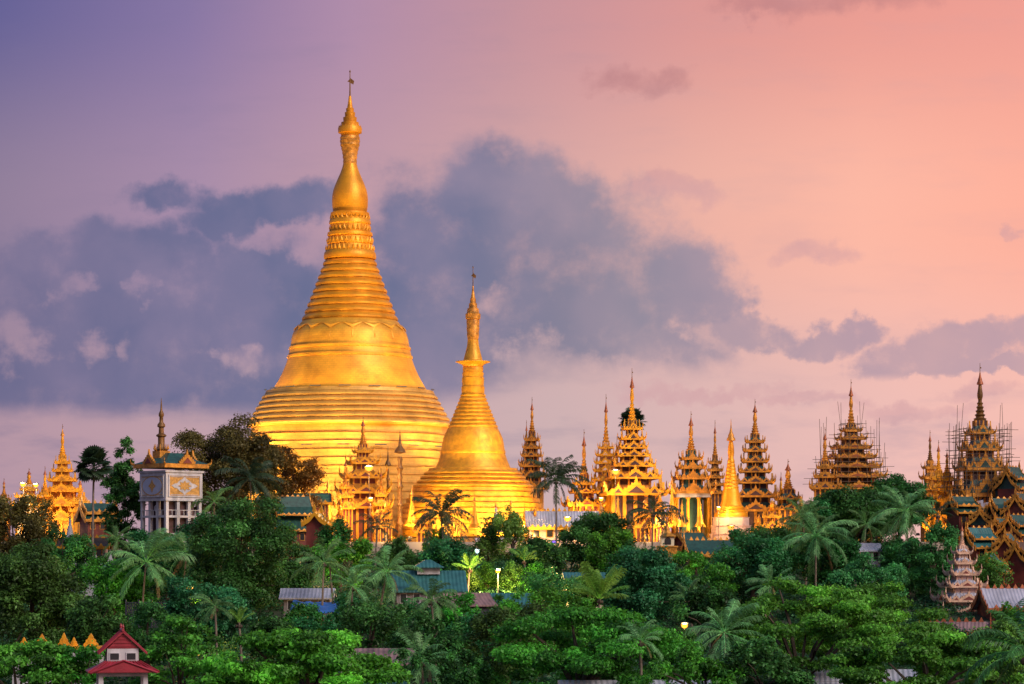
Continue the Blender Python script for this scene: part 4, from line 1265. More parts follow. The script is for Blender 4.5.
def gate():
    Y = 262
    s = Y / F
    x0 = X_(58, Y)
    zb = float(hgt(x0, Y))
    t = thing('pagoda_gate', 'gateway wall topped by a row of small gold flame finials at lower left', 'gate', (x0, Y, zb), 0)
    Z = lambda y: Z_(y, Y) - zb
    MB().box(0, 0, 0, 88 * s, 2.0, Z(649)).build('wall', 'white', t)
    MB().box(0, 0, Z(649), 90 * s, 2.4, .3).build('cornice', 'goldbright', t)
    for (px, top, w) in ((24, 638, 4.5), (42, 635, 6.5), (64, 634, 5.5), (74, 638, 4), (91, 634.5, 7)):
        x = X_(px, Y) - x0; z0, z1 = Z(647.2), Z(top)
        h = z1 - z0; q = w * s
        pts = [(-q, 0), (-q * 1.05, .25), (-q * .7, .42), (-q * .72, .55), (-q * .35, .72), (-q * .3, .84), (0, 1.1), (q * .3, .84), (q * .35, .72), (q * .72, .55), (q * .7, .42), (q * 1.05, .25), (q, 0)]
        b = MB().prism([(x + a, z0 + c * h) for a, c in pts], -.18, .18)
        b.prism([(x + a * .62, z0 + .06 + c * h * .62) for a, c in pts], -.27, .27).prism([(x + a * .3, z0 + .12 + c * h * .34) for a, c in pts], -.33, .33)
        b.box(x, 0, Z(649) + .29, q * 2.3, 1.2, z0 - Z(649) - .28)
        b.build('flame_finial', 'goldbright', t)


gate()


def tarp():
    Y = 392
    nx, ny = 18, 8
    vs, fs = [], []
    rnd = random.Random(4)
    for j in range(ny):
        for i in range(nx):
            x = X_(290, Y) + (X_(350, Y) - X_(290, Y)) * i / (nx - 1); y = Y + 5.5 * j / (ny - 1)
            z = Z_(611, Y) + 1.5 * j / (ny - 1) + .12 * sin(i * 1.7) + rnd.uniform(-.06, .06) - .25 * sin(pi * i / (nx - 1))
            vs.append((x, y, z))
    n = nx * ny
    vs += [(a, b_, c - .05) for a, b_, c in vs]
    for j in range(ny - 1):
        for i in range(nx - 1):
            a = j * nx + i
            fs += [(a, a + 1, a + nx + 1, a + nx), (n + a, n + a + nx, n + a + nx + 1, n + a + 1)]
    t = thing('tarpaulin_shelter', 'shelter under a creased bright blue tarpaulin between palms', 'shelter', (0, 0, 0))
    MB().add(vs, fs).build('tarpaulin', 'blue', t, 60)
    for px in (292, 320, 347):
        for d in (.1, 5.2):
            x = X_(px, Y); g = float(hgt(x, Y + d))
            MB().tube([(x, Y + d, g - .3), (x, Y + d, Z_(611, Y) + 1.5 * d / 5.5 - .3)], .08, 6).build('post', 'bamboo', t)


tarp()


def fence():
    Y = 372
    x0, x1 = X_(126, Y), X_(190, Y)
    t = thing('fence', 'dark blue grey slatted fence below the big left coconut palm', 'fence', ((x0 + x1) / 2, Y, Z_(628, Y)))
    L = x1 - x0; H = Z_(602, Y) - Z_(628, Y)
    b = MB()
    for z in (H * .45, H * .95):
        b.box(0, 0, z, L, .1, .12)
    n = 40
    for i in range(n):
        b.box(-L / 2 + L * (i + .5) / n, .07, 0, L / n * .62, .05, H)
    b.build('slats', 'fence', t)
    for k in range(6):
        MB().box(-L / 2 + L * k / 5, -.1, 0, .18, .18, H + .35).build('post', 'fence', t)


fence()


def niche():
    Y = 495
    t = thing('niche_shrine', 'small white and gold niche shrine with pointed top beside the coconut palm trunk', 'shrine', (X_(667, Y), Y, Z_(558, Y)), .1)
    MB().box(0, 0, 0, 3.4, 2.6, 2.0).box(0, 0, 2.0, 3.8, 3.0, .3).build('plinth', 'goldold', t)
    MB().box(0, 0, 2.3, 2.4, 2.0, 1.8).build('body', 'whitegold', t)
    n = [(-.6, 2.5), (.6, 2.5), (.6, 3.4), (.35, 3.8), (0, 4.0), (-.35, 3.8), (-.6, 3.4)]
    MB().prism(n, -1.08, -.9).build('arch', 'window', t)
    MB().frustum(1.5, 4.15, .5, 5.2, steps=2).build('roof', 'goldold', t)
    MB().lathe([(.5, 5.2), (.55, 5.5), (.25, 6.0), (.2, 6.6), (.3, 6.8), (.08, 7.4), (.02, 8.4)], 10).build('spire', 'goldold', t, 40)


niche()


# ------------------------------------------------------------------ lamps you can see
def lamp(label, px, py, Y, power=900, color=(1, .58, .2), size=.32, bulb='bulb', name='flood_lamp', base=None, group='lit lamps among the temples', color_pt=None):
    x = X_(px, Y); z = Z_(py, Y)
    zb = (PLAT if Y > 524 else float(hgt(x, Y))) if base is None else base
    t = thing(name, label, 'lamp', (x, Y, zb), 0, group)
    h = z - zb; size *= 1.5; power *= 1.5
    MB().tube([(0, .35, 0), (0, .35, h + .3)], [.06, .04], 6).box(0, .22, h + .2, .06, .5, .06).build('pole', 'iron', t)
    MB().lathe([(.12, h + .42), (size * 1.15, h + .3), (size * 1.2, h + .12)], 12).build('lamp_shade', 'iron', t, 40)
    MB().lathe([(.02, h - size), (size * .7, h - size * .7), (size, h), (size * .7, h + size * .3), (.1, h + size * .36)], 14).build('bulb', bulb, t, 60)
    point(t, (0, -size - .35, h - .1), power, color)


lamp('bright orange flood lamp upper of two before the red windowed shrine', 369, 467, 532, 9000, size=.62)
lamp('small orange lamp lower of two before the red windowed shrine', 370.5, 499, 530, 3500, size=.36)
lamp('orange lamp at the middle of the palm backed spire', 615.5, 471, 536, 6000, size=.55)
lamp('small orange lamp low between the two pale storeyed spires', 601, 499, 533, 2500, size=.33)
lamp('orange lamp above the grey roofed hall beside the tall coconut palm', 567.5, 518, 519, 5000, size=.5)
lamp('bright orange lamp in front of the white stepped plinth', 731, 526.5, 524, 700, size=.5, base=33)
lamp('small orange lamp left of the slim stupa above its plinth', 718.5, 508, 530, 2200, size=.3)
lamp('street lamp glowing orange among the houses under the fan palm', 103, 576, 425, 2500, size=.36, name='street_lamp')
lamp('street lamp glowing orange in the amber lit shrubs below the smaller golden stupa', 498, 571, 440, 24000, size=.24, name='street_lamp')
lamp('yellow lamp half hidden in dark leaves right of the layered green tree', 684.5, 625, 330, 2500, size=.3, name='street_lamp', color=(1, .7, .2))
lamp('cool white lamp left of the coconut palm before the smaller golden stupa', 401, 546, 480, 1400, (.75, .95, 1), .36, 'bulbwhite')
lamp('cool green white lamp under the little white pink stupa', 477, 551, 478, 1400, (.6, 1, .85), .3, 'bulbwhite')
lamp('tiny violet lamp beside the trunk of the tall coconut palm', 554, 542, 505, 300, (.4, .2, 1), .28, 'bulbpurple')
lamp('orange lamp left in the columned hall front', 659, 519, 530, 3500, size=.34)
lamp('yellow lamp lighting leaves right below the big left coconut palm', 190, 588, 377, 6000, (1, .65, .1), .3, name='street_lamp')
lamp('white gold lamp on the squat spire at the left', 23, 484, 540, 2500, (1, .75, .4), .42)
lamp('white gold lamp right on the squat spire at the left', 36, 485, 540, 2500, (1, .75, .4), .36)
lamp('orange lamp on the slope below the gold porch', 300, 549, 462, 6000, size=.26)


# ------------------------------------------------------------------ vegetation
def quads_mesh(name, V, matname='leaf', tone=None):
    """V: (n,4,3) array of quads"""
    n = len(V)
    me = bpy.data.meshes.new(name)
    me.vertices.add(4 * n); me.loops.add(4 * n); me.polygons.add(n)
    me.vertices.foreach_set('co', V.reshape(-1).astype(np.float32))
    me.loops.foreach_set('vertex_index', np.arange(4 * n, dtype=np.int32))
    me.polygons.foreach_set('loop_start', np.arange(0, 4 * n, 4, dtype=np.int32))
    me.polygons.foreach_set('loop_total', np.full(n, 4, np.int32))
    me.materials.append(G[matname])
    at = me.attributes.new('tone', 'FLOAT', 'FACE')
    at.data.foreach_set('value', (np.ones(n) if tone is None else tone).astype(np.float32))
    me.update(calc_edges=True)
    return me


def leaf_quads(rng, C, N, size, aspect=.55):
    n = len(C)
    N = N / np.maximum(np.linalg.norm(N, axis=1, keepdims=True), 1e-6)
    R = rng.normal(size=(n, 3))
    A = np.cross(N, R); A /= np.maximum(np.linalg.norm(A, axis=1, keepdims=True), 1e-6)
    B = np.cross(N, A)
    l = size * rng.uniform(.5, 1.5, (n, 1)); w = l * aspect
    dr = N * l * .18
    return np.stack([C - A * l * .5 - dr, C + B * w * .5, C + A * l * .5 - dr, C - B * w * .5], 1)


def crown_clumps(rng, kind, a, h):
    """clump centres (relative to the crown's bottom centre) and radii"""
    out = []
    if kind == 'umbrella':
        n = int(34 + a * 3.6)
        for i in range(n):
            r = a * math.sqrt(rng.uniform(.0, 1)) * .95; t = rng.uniform(0, 2 * pi)
            lvl = rng.choice([0, .3, .6, 1.0]) + rng.uniform(-.06, .06); lvl = max(lvl, 0)
            z = h * (.95 - .5 * (r / a) ** 2) - h * .42 * (lvl ** 1.2) * (1 if rng.random() < .7 else 1.5)
            out.append((r * cos(t), r * sin(t), z, a * rng.uniform(.1, .22), .3))
    else:
        am_ = .22 if kind in ('tall', 'dome') else .5
        bumps = [(rng.normal(size=3), rng.uniform(-am_, am_)) for _ in range(9)]
        n = {'round': 70, 'airy': 56, 'tall': 90, 'dome': 105}[kind]
        for i in range(n):
            d = rng.normal(size=3); d /= np.linalg.norm(d)
            k = 1.0
            for bd, am in bumps:
                k += am * max(0, float(d @ bd) / np.linalg.norm(bd)) ** 4
            r = (rng.uniform(.1, 1) ** (1 / 2.6)) * k * .9
            wz = .9 if d[2] > 0 else .95
            out.append((d[0] * r * a, d[1] * r * a, h * .47 + d[2] * r * h * .5 * wz, min(a, h * .55) * rng.choice([.1, .16, .2, .26]) * rng.uniform(.85, 1.2), .66))
    return out


TREE_N = 0


def tree(kind, px, ytop, ybot, hw, Y, color, label, leaf=.42, dens=1.0, name='broadleaf_tree', cat='tree', group='broadleaf trees on the slope'):
    global TREE_N
    TREE_N += 1
    rng = np.random.default_rng(int(px * 31 + ytop * 7))
    s = Y / F
    x = X_(px, Y); zb = float(hgt(x, Y))
    if Y > 524: zb = PLAT
    a, h = hw * s, (ybot - ytop) * s
    z0 = Z_(ybot, Y) - zb
    t = thing(name, label, cat, (x, Y, zb), 0, group)
    leaf = leaf * (.75 + .25 * Y / 400)
    cl = crown_clumps(rng, kind, a, h)
    Cs, Ns, Ts = [], [], []
    for (cx, cy, cz, rc, fl) in cl:
        tone = float(np.clip(rng.lognormal(0, .36), .5, 2.0))
        n = int(dens * (3.0 if kind != 'airy' else 1.7) * 4 * pi * rc * rc * (.75 if fl < .5 else .9) / (leaf * leaf * .55))
        n = min(n, 1000)
        d = rng.normal(size=(n, 3)); d /= np.linalg.norm(d, axis=1, keepdims=True)
        keep = (d[:, 2] > -.15) | (rng.random(n) < .4)
        d = d[keep]; n = len(d)
        r = rc * rng.uniform(.35, 1.08, (n, 1)) ** .7
        p = d * r * np.array([1, 1, fl]) + np.array([cx, cy, cz])
        p += rng.normal(size=(n, 3)) * leaf * .5
        Ts.append(np.full(n, tone)); Cs.append(p); Ns.append(d * .55 + np.array([0, 0, .55]) + rng.normal(size=(n, 3)) * .42)
    C = np.concatenate(Cs); N = np.concatenate(Ns)
    # fit the leaves to the crown's real extent
    e = max(np.percentile(np.abs(C[:, 0]), 98.5), .1)
    C[:, :2] *= a / e
    q0, q1 = np.percentile(C[:, 2], 1), np.percentile(C[:, 2], 99.3)
    zk = h / (q1 - q0)
    C[:, 2] = (C[:, 2] - q0) * zk
    cl = [(c0 * a / e, c1 * a / e, (c2 - q0) * zk, c3, c4) for c0, c1, c2, c3, c4 in cl]
    V = leaf_quads(rng, C, N, leaf)
    V[:, :, 2] += max(z0, .5)
    zlow = .2
    V[:, :, 2] = np.maximum(V[:, :, 2], zlow)
    o = put('crown', quads_mesh('crown', V, tone=np.concatenate(Ts)), t)
    o.color = (*color, 1)
    # trunk with limbs
    b = MB()
    r0 = max(.18, a * .06)
    zt = max(z0, .5) + h * (.35 if kind != 'umbrella' else .25)
    sw = rng.normal(size=2) * a * .06
    b.tube([(0, 0, -.4), (sw[0] * .5, sw[1] * .5, zt * .4), (sw[0], sw[1], zt * .8), (sw[0] * 1.2, sw[1] * 1.2, zt)], [r0 * 1.4, r0, r0 * .8, r0 * .55], 8)
    idx = rng.permutation(len(cl))[:14 if kind == 'umbrella' else 9]
    for i in idx:
        cx, cy, cz, rc, fl = cl[i]
        e = np.array([cx, cy, max(z0, .5) + cz - rc * .2])
        st_ = np.array([sw[0], sw[1], zt * rng.uniform(.6, .95)])
        m = st_ + (e - st_) * .5 + np.array([0, 0, (e[2] - st_[2]) * .12 + rc * .2])
        b.tube([st_, m, e], [r0 * .5, r0 * .32, r0 * .1], 5)
    b.build('trunk', 'bark', t, 60)
    return t


DK = (.03, .115, .022); DB = (.022, .125, .035); MID = (.05, .21, .02); BR = (.085, .27, .022); BR2 = (.05, .21, .022)
OL = (.05, .125, .024); BN = (.09, .08, .018); BL = (.028, .14, .055); TL = (.045, .2, .045); AM = (.14, .085, .012); LG = (.09, .22, .035)

trees = [
    ('round', 152, 532, 580, 22, 455, DB, 'deep green tree at the foot of the clock tower behind the big palm'),
    ('round', 608, 541, 590, 22, 474, MID, 'mid green tree right beside the dark tree below the low red pavilion'),
    ('round', 738, 540, 590, 24, 470, DB, 'deep green tree masking the terrace wall under the white stepped plinth'),
    ('airy', 440, 545, 580, 16, 492, MID, 'thin green tree at the foot of the silhouetted coconut palm', .36, 1.4),
    ('dome', 829, 494, 560, 22, 479, DB, 'deep green tree before the small orange spire at the scaffolded one'),
    ('round', 684, 630, 668, 17, 322, DK, 'dark shrub before the yellow lamp right of the layered green tree', .3),
    ('round', 455, 594, 640, 24, 376, MID, 'leafy green tree between the teal hall and its lower wing'),
    ('round', 350, 596, 640, 18, 384, DB, 'small deep green tree at the right end of the blue tarpaulin'),
    ('round', 585, 576, 610, 20, 424, LG, 'light green shrubby tree at the small cyan roof', .36),
    ('round', 466, 566, 592, 13, 449, LG, 'low amber lit shrub left of the street lamp under the smaller golden stupa', .3),
    ('round', 487, 562, 592, 11, 452, MID, 'amber lit shrub close behind that street lamp', .3),
    ('round', 512, 564, 594, 14, 450, LG, 'low amber lit shrub right of the street lamp under the smaller golden stupa', .3),
    ('round', 533, 568, 596, 12, 449, MID, 'green shrub at the trunk of the low palm near the street lamp', .3),
    ('round', 194, 584, 612, 15, 383, OL, 'yellow lit shrub beside the big left coconut palm', .3),
    ('round', 420, 602, 650, 26, 372, DB, 'deep green tree covering the front of the vented teal hall'),
    ('round', 300, 604, 640, 20, 386, DK, 'dark shrubby tree hiding the wall of the pale zinc shed'),
    ('round', 500, 600, 640, 26, 392, MID, 'mid green tree before the lower teal wing'),
    ('round', 470, 612, 660, 30, 365, DB, 'deep green tree under the rusty brown lean to'),
    ('round', 270, 618, 660, 26, 330, DK, 'dark bushy tree between the light small palm and the blue tarpaulin'),
    ('round', 16, 497, 560, 36, 470, BN, 'dark brownish tree at the left edge under the small gold spires'),
    ('dome', 30, 546, 650, 52, 330, OL, 'big olive green tree filling the left edge above the gold finials'),
    ('round', 62, 532, 590, 30, 430, DK, 'dark green tree between the olive tree and the teal houses'),
    ('tall', 124, 446, 568, 19, 495, DK, 'tall dark tree between the fan palm and the white clock tower', .42, 2.2),
    ('dome', 231, 424, 522, 50, 512, BN, 'big brownish tree rising left of the tallest stupa', .42, 1.5),
    ('airy', 288, 448, 516, 34, 520, AM, 'thin leaved tree lit amber against the foot of the tallest stupa', .42, 1.5),  # amber light on this crown is put into its leaf colour
    ('dome', 243, 502, 608, 50, 415, DK, 'largest dark green tree in the middle of the left slope'),
    ('round', 95, 598, 655, 32, 300, OL, 'small olive tree right beside the big olive one above the finials'),
    ('umbrella', 300, 632, 700, 100, 235, BR, 'bright yellow green spreading tree at the bottom left of centre'),
    ('umbrella', 182, 619, 700, 50, 250, BR2, 'bright green tree right of the crimson roofed pavilion'),
    ('umbrella', 22, 643, 705, 70, 240, BR2, 'green hedge like tree in the lower left corner below the gold finials'),
    ('umbrella', 84, 646, 705, 30, 238, MID, 'green tree touching the left side of the crimson roofed pavilion'),
    ('dome', 450, 541, 590, 27, 455, DB, 'round compact dark tree in front of the smaller golden stupa'),
    ('airy', 512, 512, 566, 30, 500, LG, 'light airy green tree against the base of the smaller golden stupa'),
    ('airy', 489, 522, 566, 16, 503, DK, 'small dark airy tree before the little white pink stupa'),
    ('dome', 596, 514, 566, 34, 485, DK, 'dark tree below the low red pavilion right of the tall coconut palm'),
    ('dome', 642, 550, 630, 42, 400, BL, 'blue green tree at the centre right below the coconut palm'),
    ('umbrella', 692, 553, 612, 42, 415, MID, 'bright layered green tree below the columned hall'),
    ('umbrella', 585, 610, 705, 112, 270, MID, 'very wide dark green spreading tree at the bottom centre'),
    ('round', 505, 606, 675, 50, 320, OL, 'olive green bushy tree right of the bottom centre palm'),
    ('umbrella', 800, 583, 700, 90, 295, MID, 'wide spreading tree with open branches at the lower right'),
    ('umbrella', 868, 586, 668, 76, 335, MID, 'wide flat topped tree behind the open branched one at right'),
    ('dome', 853, 490, 566, 40, 480, DK, 'dark tree directly under the scaffolded orange spire'),
    ('dome', 898, 477, 530, 30, 498, DK, 'dark round tree topping the ridge between the two scaffolded spires'),
    ('round', 752, 538, 606, 44, 425, DB, 'deep green tree right below the white stepped plinth'),
    ('round', 860, 556, 612, 46, 410, TL, 'teal green bushy tree left of the tall trunked right palm'),
    ('round', 932, 540, 616, 30, 440, TL, 'teal green tree left of the small tiered pagoda'),
    ('airy', 992, 566, 606, 20, 445, LG, 'pale green airy tree right of the small tiered pagoda'),
    ('round', 205, 580, 650, 44, 335, BL, 'blue green tree above the bright foreground trees at left'),
    ('round', 372, 604, 668, 44, 335, DK, 'dark tree below the blue tarpaulin'),
    ('round', 342, 540, 585, 30, 450, MID, 'mid green tree below the red windowed shrine'),
    ('round', 334, 520, 552, 16, 495, DK, 'small dark tree at the left foot of the red windowed shrine'),
    ('round', 700, 650, 705, 66, 255, MID, 'green bush crowned tree at the bottom under the right centre palm'),
    ('umbrella', 925, 634, 705, 90, 265, MID, 'dark green spreading tree at the bottom right'),
    ('round', 1005, 622, 690, 36, 285, LG, 'fresh green tree at the right edge behind the big near fronds'),
    ('round', 285, 545, 606, 32, 430, DK, 'dark tree left of the twin trunked palm'),
    ('round', 150, 604, 660, 46, 325, DK, 'dark tree under the slatted fence at left'),
    ('round', 455, 650, 705, 56, 265, DK, 'dark tree at the bottom between the bright tree and the wide one'),
    ('airy', 545, 572, 620, 30, 420, TL, 'pale teal feathery tree right of the teal roofed wing'),
    ('round', 715, 590, 655, 40, 350, DK, 'dark shady tree behind the right centre palm'),
    ('round', 194, 516, 570, 32, 465, DB, 'dark green tree at the right foot of the clock tower'),
    ('round', 778, 527, 570, 30, 474, DK, 'dark tree below the small two roofed spire'),
    ('round', 542, 560, 604, 28, 460, DK, 'dim tree under the grey roofed hall with gold frieze'),
    ('round', 398, 552, 600, 24, 462, DK, 'dim tree left of the round compact one'),
    ('round', 640, 546, 585, 28, 470, DK, 'dim tree at the foot of the coconut palm below the palm backed spire'),
    ('round', 905, 540, 590, 30, 450, DB, 'deep green tree at the trunk of the tall right palm'),
    ('round', 118, 560, 620, 34, 400, MID, 'mid green tree left of the big left coconut palm'),
    ('round', 168, 540, 600, 28, 440, DB, 'deep green tree between the two left coconut palms'),
    ('round', 312, 616, 660, 38, 350, DB, 'deep green tree under the twin trunked palm'),
    ('round', 430, 615, 670, 40, 320, DK, 'dark tree between the teal hall and the bottom palm'),
    ('round', 560, 590, 650, 40, 365, MID, 'mid green tree below the pale feathery one'),
    ('round', 830, 540, 600, 36, 435, DB, 'deep green tree at the foot of the big right coconut palm'),
    ('round', 970, 640, 700, 46, 300, MID, 'mid green tree below the rusty pink roof'),
    ('round', 765, 640, 705, 46, 255, DK, 'dark tree at the bottom right of the right centre palm'),
    ('round', 1016, 612, 660, 20, 370, MID, 'green tree at the right edge before the white roofed hall'),
    ('round', 812, 505, 556, 24, 500, DK, 'dark tree left under the scaffolded orange spire'),
]
for tr in trees:
    tree(*tr)


# ---- palms
def strip_quads(P, Wd):
    """ribbon along P (n,3) with half-width vectors Wd (n,3)"""
    return np.stack([P[:-1] - Wd[:-1], P[:-1] + Wd[:-1], P[1:] + Wd[1:], P[1:] - Wd[1:]], 1)


def frond_mesh(rng, el, upright=False, bend=1.0, gap=0.0):
    """coconut frond of unit length leaving along +X at elevation el (radians)"""
    n = 14
    pts = [np.zeros(3)]
    a = el
    for i in range(n):
        a -= bend * (.062 if not upright else .05) * (.45 + 1.1 * i / n) * (1.0 if a > -1.2 else .1)
        pts.append(pts[-1] + np.array([cos(a), 0, sin(a)]) / n)
    pts = np.array(pts)
    Q = []
    w = np.linspace(.013, .004, n + 1)[:, None]
    Q.append(strip_quads(pts, np.array([[0, 1, 0]]) * w)); Q.append(strip_quads(pts, np.array([[0, 0, 1]]) * w))
    m = 40
    for k in range(m):
        f = .16 + .84 * k / (m - 1)
        i = min(int(f * n), n - 1); u = f * n - i
        p = pts[i] * (1 - u) + pts[i + 1] * u
        d = pts[i + 1] - pts[i]; d /= np.linalg.norm(d)
        ln = .2 * (sin(pi * min(1, .22 + .78 * (1 - f) ** .8)) * .75 + .3) * rng.uniform(.85, 1.1)
        for sg in (-1, 1):
            if rng.random() < gap: continue
            side = np.array([0, sg, 0])
            up = np.cross(d, side) * sg
            dr = side * .75 + d * .55 + np.array([0, 0, -.3]) + rng.normal(size=3) * .09
            dr /= np.linalg.norm(dr)
            q1 = p + dr * ln * .5 + up * .015
            q2 = p + dr * ln * .85 + np.array([0, 0, -.1 * ln])
            q3 = p + dr * ln * 1.0 + np.array([0, 0, -.24 * ln])
            P = np.array([p, q1, q2, q3])
            wd = d[None] * np.array([.006, .0115, .008, .001])[:, None]
            Q.append(strip_quads(P, wd))
    tone = np.concatenate([np.full(2 * n, 2.0), np.ones(sum(len(q) for q in Q[2:]))])
    return quads_mesh('frond', np.concatenate(Q), tone=tone)


def fan_mesh(rng):
    """fan palm leaf: stalk .45 then a pleated split fan, along +X"""
    Q = []
    pts = np.array([[0, 0, 0], [.25, 0, .02], [.5, 0, 0]])
    Q.append(strip_quads(pts, np.array([[0, .015, 0]] * 3)))
    n = 22
    for i in range(n):
        a = -2.0 + 4.0 * i / (n - 1)
        d = np.array([cos(a), sin(a), 0]); sd = np.array([-sin(a), cos(a), 0])
        L = .52 * (1 - .12 * abs(a) / 2) * rng.uniform(.9, 1.05)
        o = np.array([.5, 0, 0])
        P = np.array([o, o + d * L * .6, o + d * L * .85 + [0, 0, -.02], o + d * L + [0, 0, -.09]])
        Q.append(strip_quads(P, sd[None] * np.array([.004, .055, .035, .002])[:, None]))
    return quads_mesh('frond', np.concatenate(Q))


rngp = np.random.default_rng(7)
ELS = [1.4, 1.15, .95, .75, .55, .35, .12, -.1, -.35, -.65]
FRS = [[frond_mesh(rngp, e, False, bd, gp_) for e in ELS] for bd, gp_ in ((1.0, .05), (1.5, .1), (.75, .15), (1.25, .22))]
FRU = [frond_mesh(rngp, e, True) for e in (1.5, 1.35, 1.2, 1.0, .8, .6)]
FANS = [fan_mesh(rngp) for _ in range(3)]
PG = 'palms among the temples and on the slope'


def palm_trunk(t, h, r, lean, rnd):
    lx, ly = lean
    pts, rad = [], []
    for i in range(9):
        f = i / 8
        pts.append((lx * (f ** 2 - 1), ly * (f ** 2 - 1), -.3 + (h + .3) * f))
        rad.append(r * (1.35 if i == 0 else 1.0 - .3 * f))
    MB().tube(pts, rad, 8).build('trunk', 'palmbark', t, 60)


def coconut(label, px, py, rpx, Y, color=(.03, .085, .03), n=24, up=False, lean=None, dead=1, seed=None, twin=None, base=None, r=.19, blown=0.0):
    rnd = random.Random(seed or int(px * 7 + py))
    s = Y / F
    x = X_(px, Y); zb = (PLAT if Y > 524 else float(hgt(x, Y))) if base is None else base
    t = thing('coconut_palm', label, 'palm', (x, Y, zb), 0, PG)
    h = Z_(py, Y) - zb
    L = rpx * s * 1.0
    palm_trunk(t, h, r, lean or (rnd.uniform(-1, 1), rnd.uniform(-.5, .5)), rnd)
    if twin:
        b = MB().tube([(twin, .6, -.3), (twin * .8, .6, h * .5), (twin * .5, .4, h * .97)], [.2, .16, .13], 8)
        b.build('trunk', 'palmbark', t, 60)
    az = rnd.uniform(0, 6); fav = rnd.choice((0, 1, 1, 2, 3))
    for k in range(n):
        az += 2.399963 + rnd.uniform(-.25, .25)
        f = (k + .5) / n
        pool = FRU if up else FRS[rnd.choice((fav, fav, 0, 3))]
        if rnd.random() < .1: continue
        i = min(int(f * len(pool)), len(pool) - 1)
        sc = L * rnd.uniform(.72, 1.14) * (.85 if i == 0 else 1)
        a = az
        if blown:
            a = az + blown * sin(az)      # leaves trail downwind
        o = put('frond', pool[i], t, (.12 * cos(a), .12 * sin(a), h + .1 - .25 * f), None, (sc, sc, sc))
        o.rotation_euler = (rnd.uniform(-.5, .5), rnd.uniform(-.18, .18), a)
        v = rnd.uniform(.8, 1.2)
        o.color = (color[0] * v, color[1] * v, color[2] * v, 1)
        if k >= n - dead and not up:
            o.scale = (sc * .75, sc * .6, sc * .75); o.color = (.16, .11, .04, 1); o['label'] = 'yellowed hanging frond'
    b = MB()
    for k in range(7):
        a = k * 2.4
        b.lathe([(.02, h - .75), (.14, h - .65), (.17, h - .5), (.1, h - .36), (.02, h - .3)], 6, 0, .28 * cos(a), .28 * sin(a))
    b.build('coconuts', 'bark', t, 60)
    return t


def fanpalm(label, px, py, rpx, Y, color=(.02, .045, .02), n=34):
    rnd = random.Random(int(px))
    s = Y / F
    x = X_(px, Y); zb = PLAT if Y > 524 else float(hgt(x, Y))
    t = thing('fan_palm', label, 'palm', (x, Y, zb), 0, PG)
    h = Z_(py, Y) - zb; L = rpx * s
    palm_trunk(t, h, .24, (.3, 0), rnd)
    for k in range(n):
        az = k * 2.399963; f = (k + .5) / n
        el = 1.45 - 2.2 * f
        o = put('frond', FANS[k % 3], t, (0, 0, h - .2), None, (L * rnd.uniform(.85, 1.02),) * 3)
        o.rotation_euler = (rnd.uniform(-.5, .5), -el, az)
        v = rnd.uniform(.8, 1.2); o.color = (color[0] * v, color[1] * v, color[2] * v, 1)
    return t


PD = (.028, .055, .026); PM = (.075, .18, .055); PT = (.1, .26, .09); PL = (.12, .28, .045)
fanpalm('tall fan palm with a round dark crown between gold spire and dark tree at left', 94, 466, 23, 470)
fanpalm('fan palm whose crown shows behind the neck of the tall golden spire', 632.5, 421, 16, 640)
coconut('largest coconut palm at left with drooping fronds before the clock tower', 146, 562, 44, 395, PT, 30, dead=1)
coconut('dusky coconut palm right of the largest left one', 187, 552, 36, 432, PM, 24)
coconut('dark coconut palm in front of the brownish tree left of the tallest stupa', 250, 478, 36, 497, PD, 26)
coconut('pale small palm right beside the clock tower', 214, 502, 22, 478, PM, 18, dead=0)
coconut('coconut palm with two pinkish trunks above the blue tarpaulin', 324, 562, 34, 396, PM, 24, twin=1.6, dead=1)
coconut('coconut palm with a curved bare trunk left of the teal roofed hall', 387, 572, 36, 392, PT, 24, lean=(1.2, 0), dead=1)
coconut('drooping palm in front of the teal roofed hall', 431, 600, 32, 352, PM, 22, dead=1)
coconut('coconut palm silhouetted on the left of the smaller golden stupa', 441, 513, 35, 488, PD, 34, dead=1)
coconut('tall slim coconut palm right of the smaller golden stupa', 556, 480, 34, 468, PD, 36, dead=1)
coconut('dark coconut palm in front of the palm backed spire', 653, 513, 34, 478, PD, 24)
coconut('light green windblown palm at the centre right of the bamboo', 600, 598, 36, 345, PL, 20, up=True, dead=0)
coconut('big blue green palm at the lower right of centre', 724, 632, 44, 285, PT, 28, dead=1)
coconut('large hanging coconut palm below the scaffolded orange spire', 816, 536, 40, 428, PT, 30, dead=1)
coconut('coconut palm half hidden behind the large hanging one', 803, 517, 27, 446, PM, 20)
coconut('coconut palm on a tall bare trunk between the two scaffolded spires', 905, 511, 35, 448, PT, 28, lean=(-.8, 0), dead=1)
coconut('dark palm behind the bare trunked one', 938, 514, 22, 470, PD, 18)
coconut('palm low at the bottom left of centre below the teal hall', 421, 660, 40, 268, PT, 24, dead=0)
coconut('huge near palm fronds cut off by the right edge', 1028, 652, 78, 150, (.03, .13, .03), 22, dead=0)
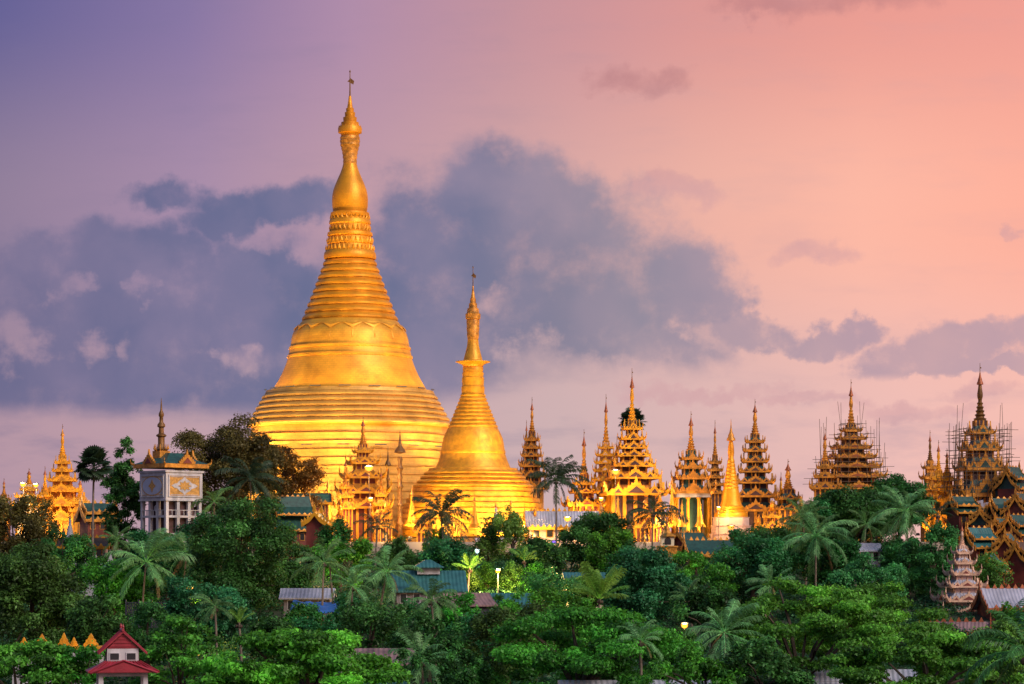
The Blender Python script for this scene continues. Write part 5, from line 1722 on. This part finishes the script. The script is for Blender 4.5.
coconut('small dusky palm below the ringed prayer posts', 378, 526, 23, 492, PD, 18)
coconut('small light palm below the dark left tree', 239, 622, 17, 320, PL, 14, up=True, dead=0)
coconut('amber lit bushy palm beside the street lamp under the smaller golden stupa', 470, 568, 18, 446, LG, 16, up=True, dead=0)
coconut('low palm in the shrubs right of the street lamp', 524, 560, 17, 452, LG, 16, up=True, dead=0)


coconut('palm standing between the dark left tree and the clock tower palms', 224, 546, 25, 440, PM, 24)
coconut('slender palm left of the big left coconut palm', 117, 540, 20, 452, PM, 20)
coconut('palm between the curved trunk palm and the twin trunked one', 352, 586, 24, 372, PT, 22)
coconut('palm leaning over the trees right of the blue green tree', 688, 598, 24, 372, PM, 22)
coconut('palm in the dark trees left of the large hanging coconut palm', 771, 584, 25, 402, PT, 24)
coconut('dusky palm under the scaffolded orange spire', 866, 524, 22, 468, PM, 20)
coconut('palm in front of the very wide bottom tree', 640, 640, 28, 262, PT, 22)
coconut('palm among the dark trees below the slatted fence', 215, 606, 24, 318, PM, 22)

# ---- undergrowth
def undergrowth():
    rng = np.random.default_rng(5)
    Cs, Ns = [], []
    n = 6000
    xs = rng.uniform(-1, 1, n); ys = rng.uniform(170, 521, n)
    for u, y in zip(xs, ys):
        x = u * (y * .21 + 12)
        z = float(hgt(x, y)); rc = rng.uniform(1.0, 2.6)
        m = int(26 * rc * rc)
        d = rng.normal(size=(m, 3)); d /= np.linalg.norm(d, axis=1, keepdims=True); d[:, 2] = np.abs(d[:, 2])
        p = d * rc * rng.uniform(.5, 1.05, (m, 1)) * np.array([1, 1, .9]) + np.array([x, y, z])
        Cs.append(p); Ns.append(d * .6 + np.array([0, 0, .5]) + rng.normal(size=(m, 3)) * .4)
    V = leaf_quads(rng, np.concatenate(Cs), np.concatenate(Ns), .5)
    o = put('undergrowth', quads_mesh('undergrowth', V))
    o.color = (.024, .085, .028, 1)
    tag(o, 'dense dark green undergrowth covering the slope between the trees', 'undergrowth', kind='stuff')


undergrowth()
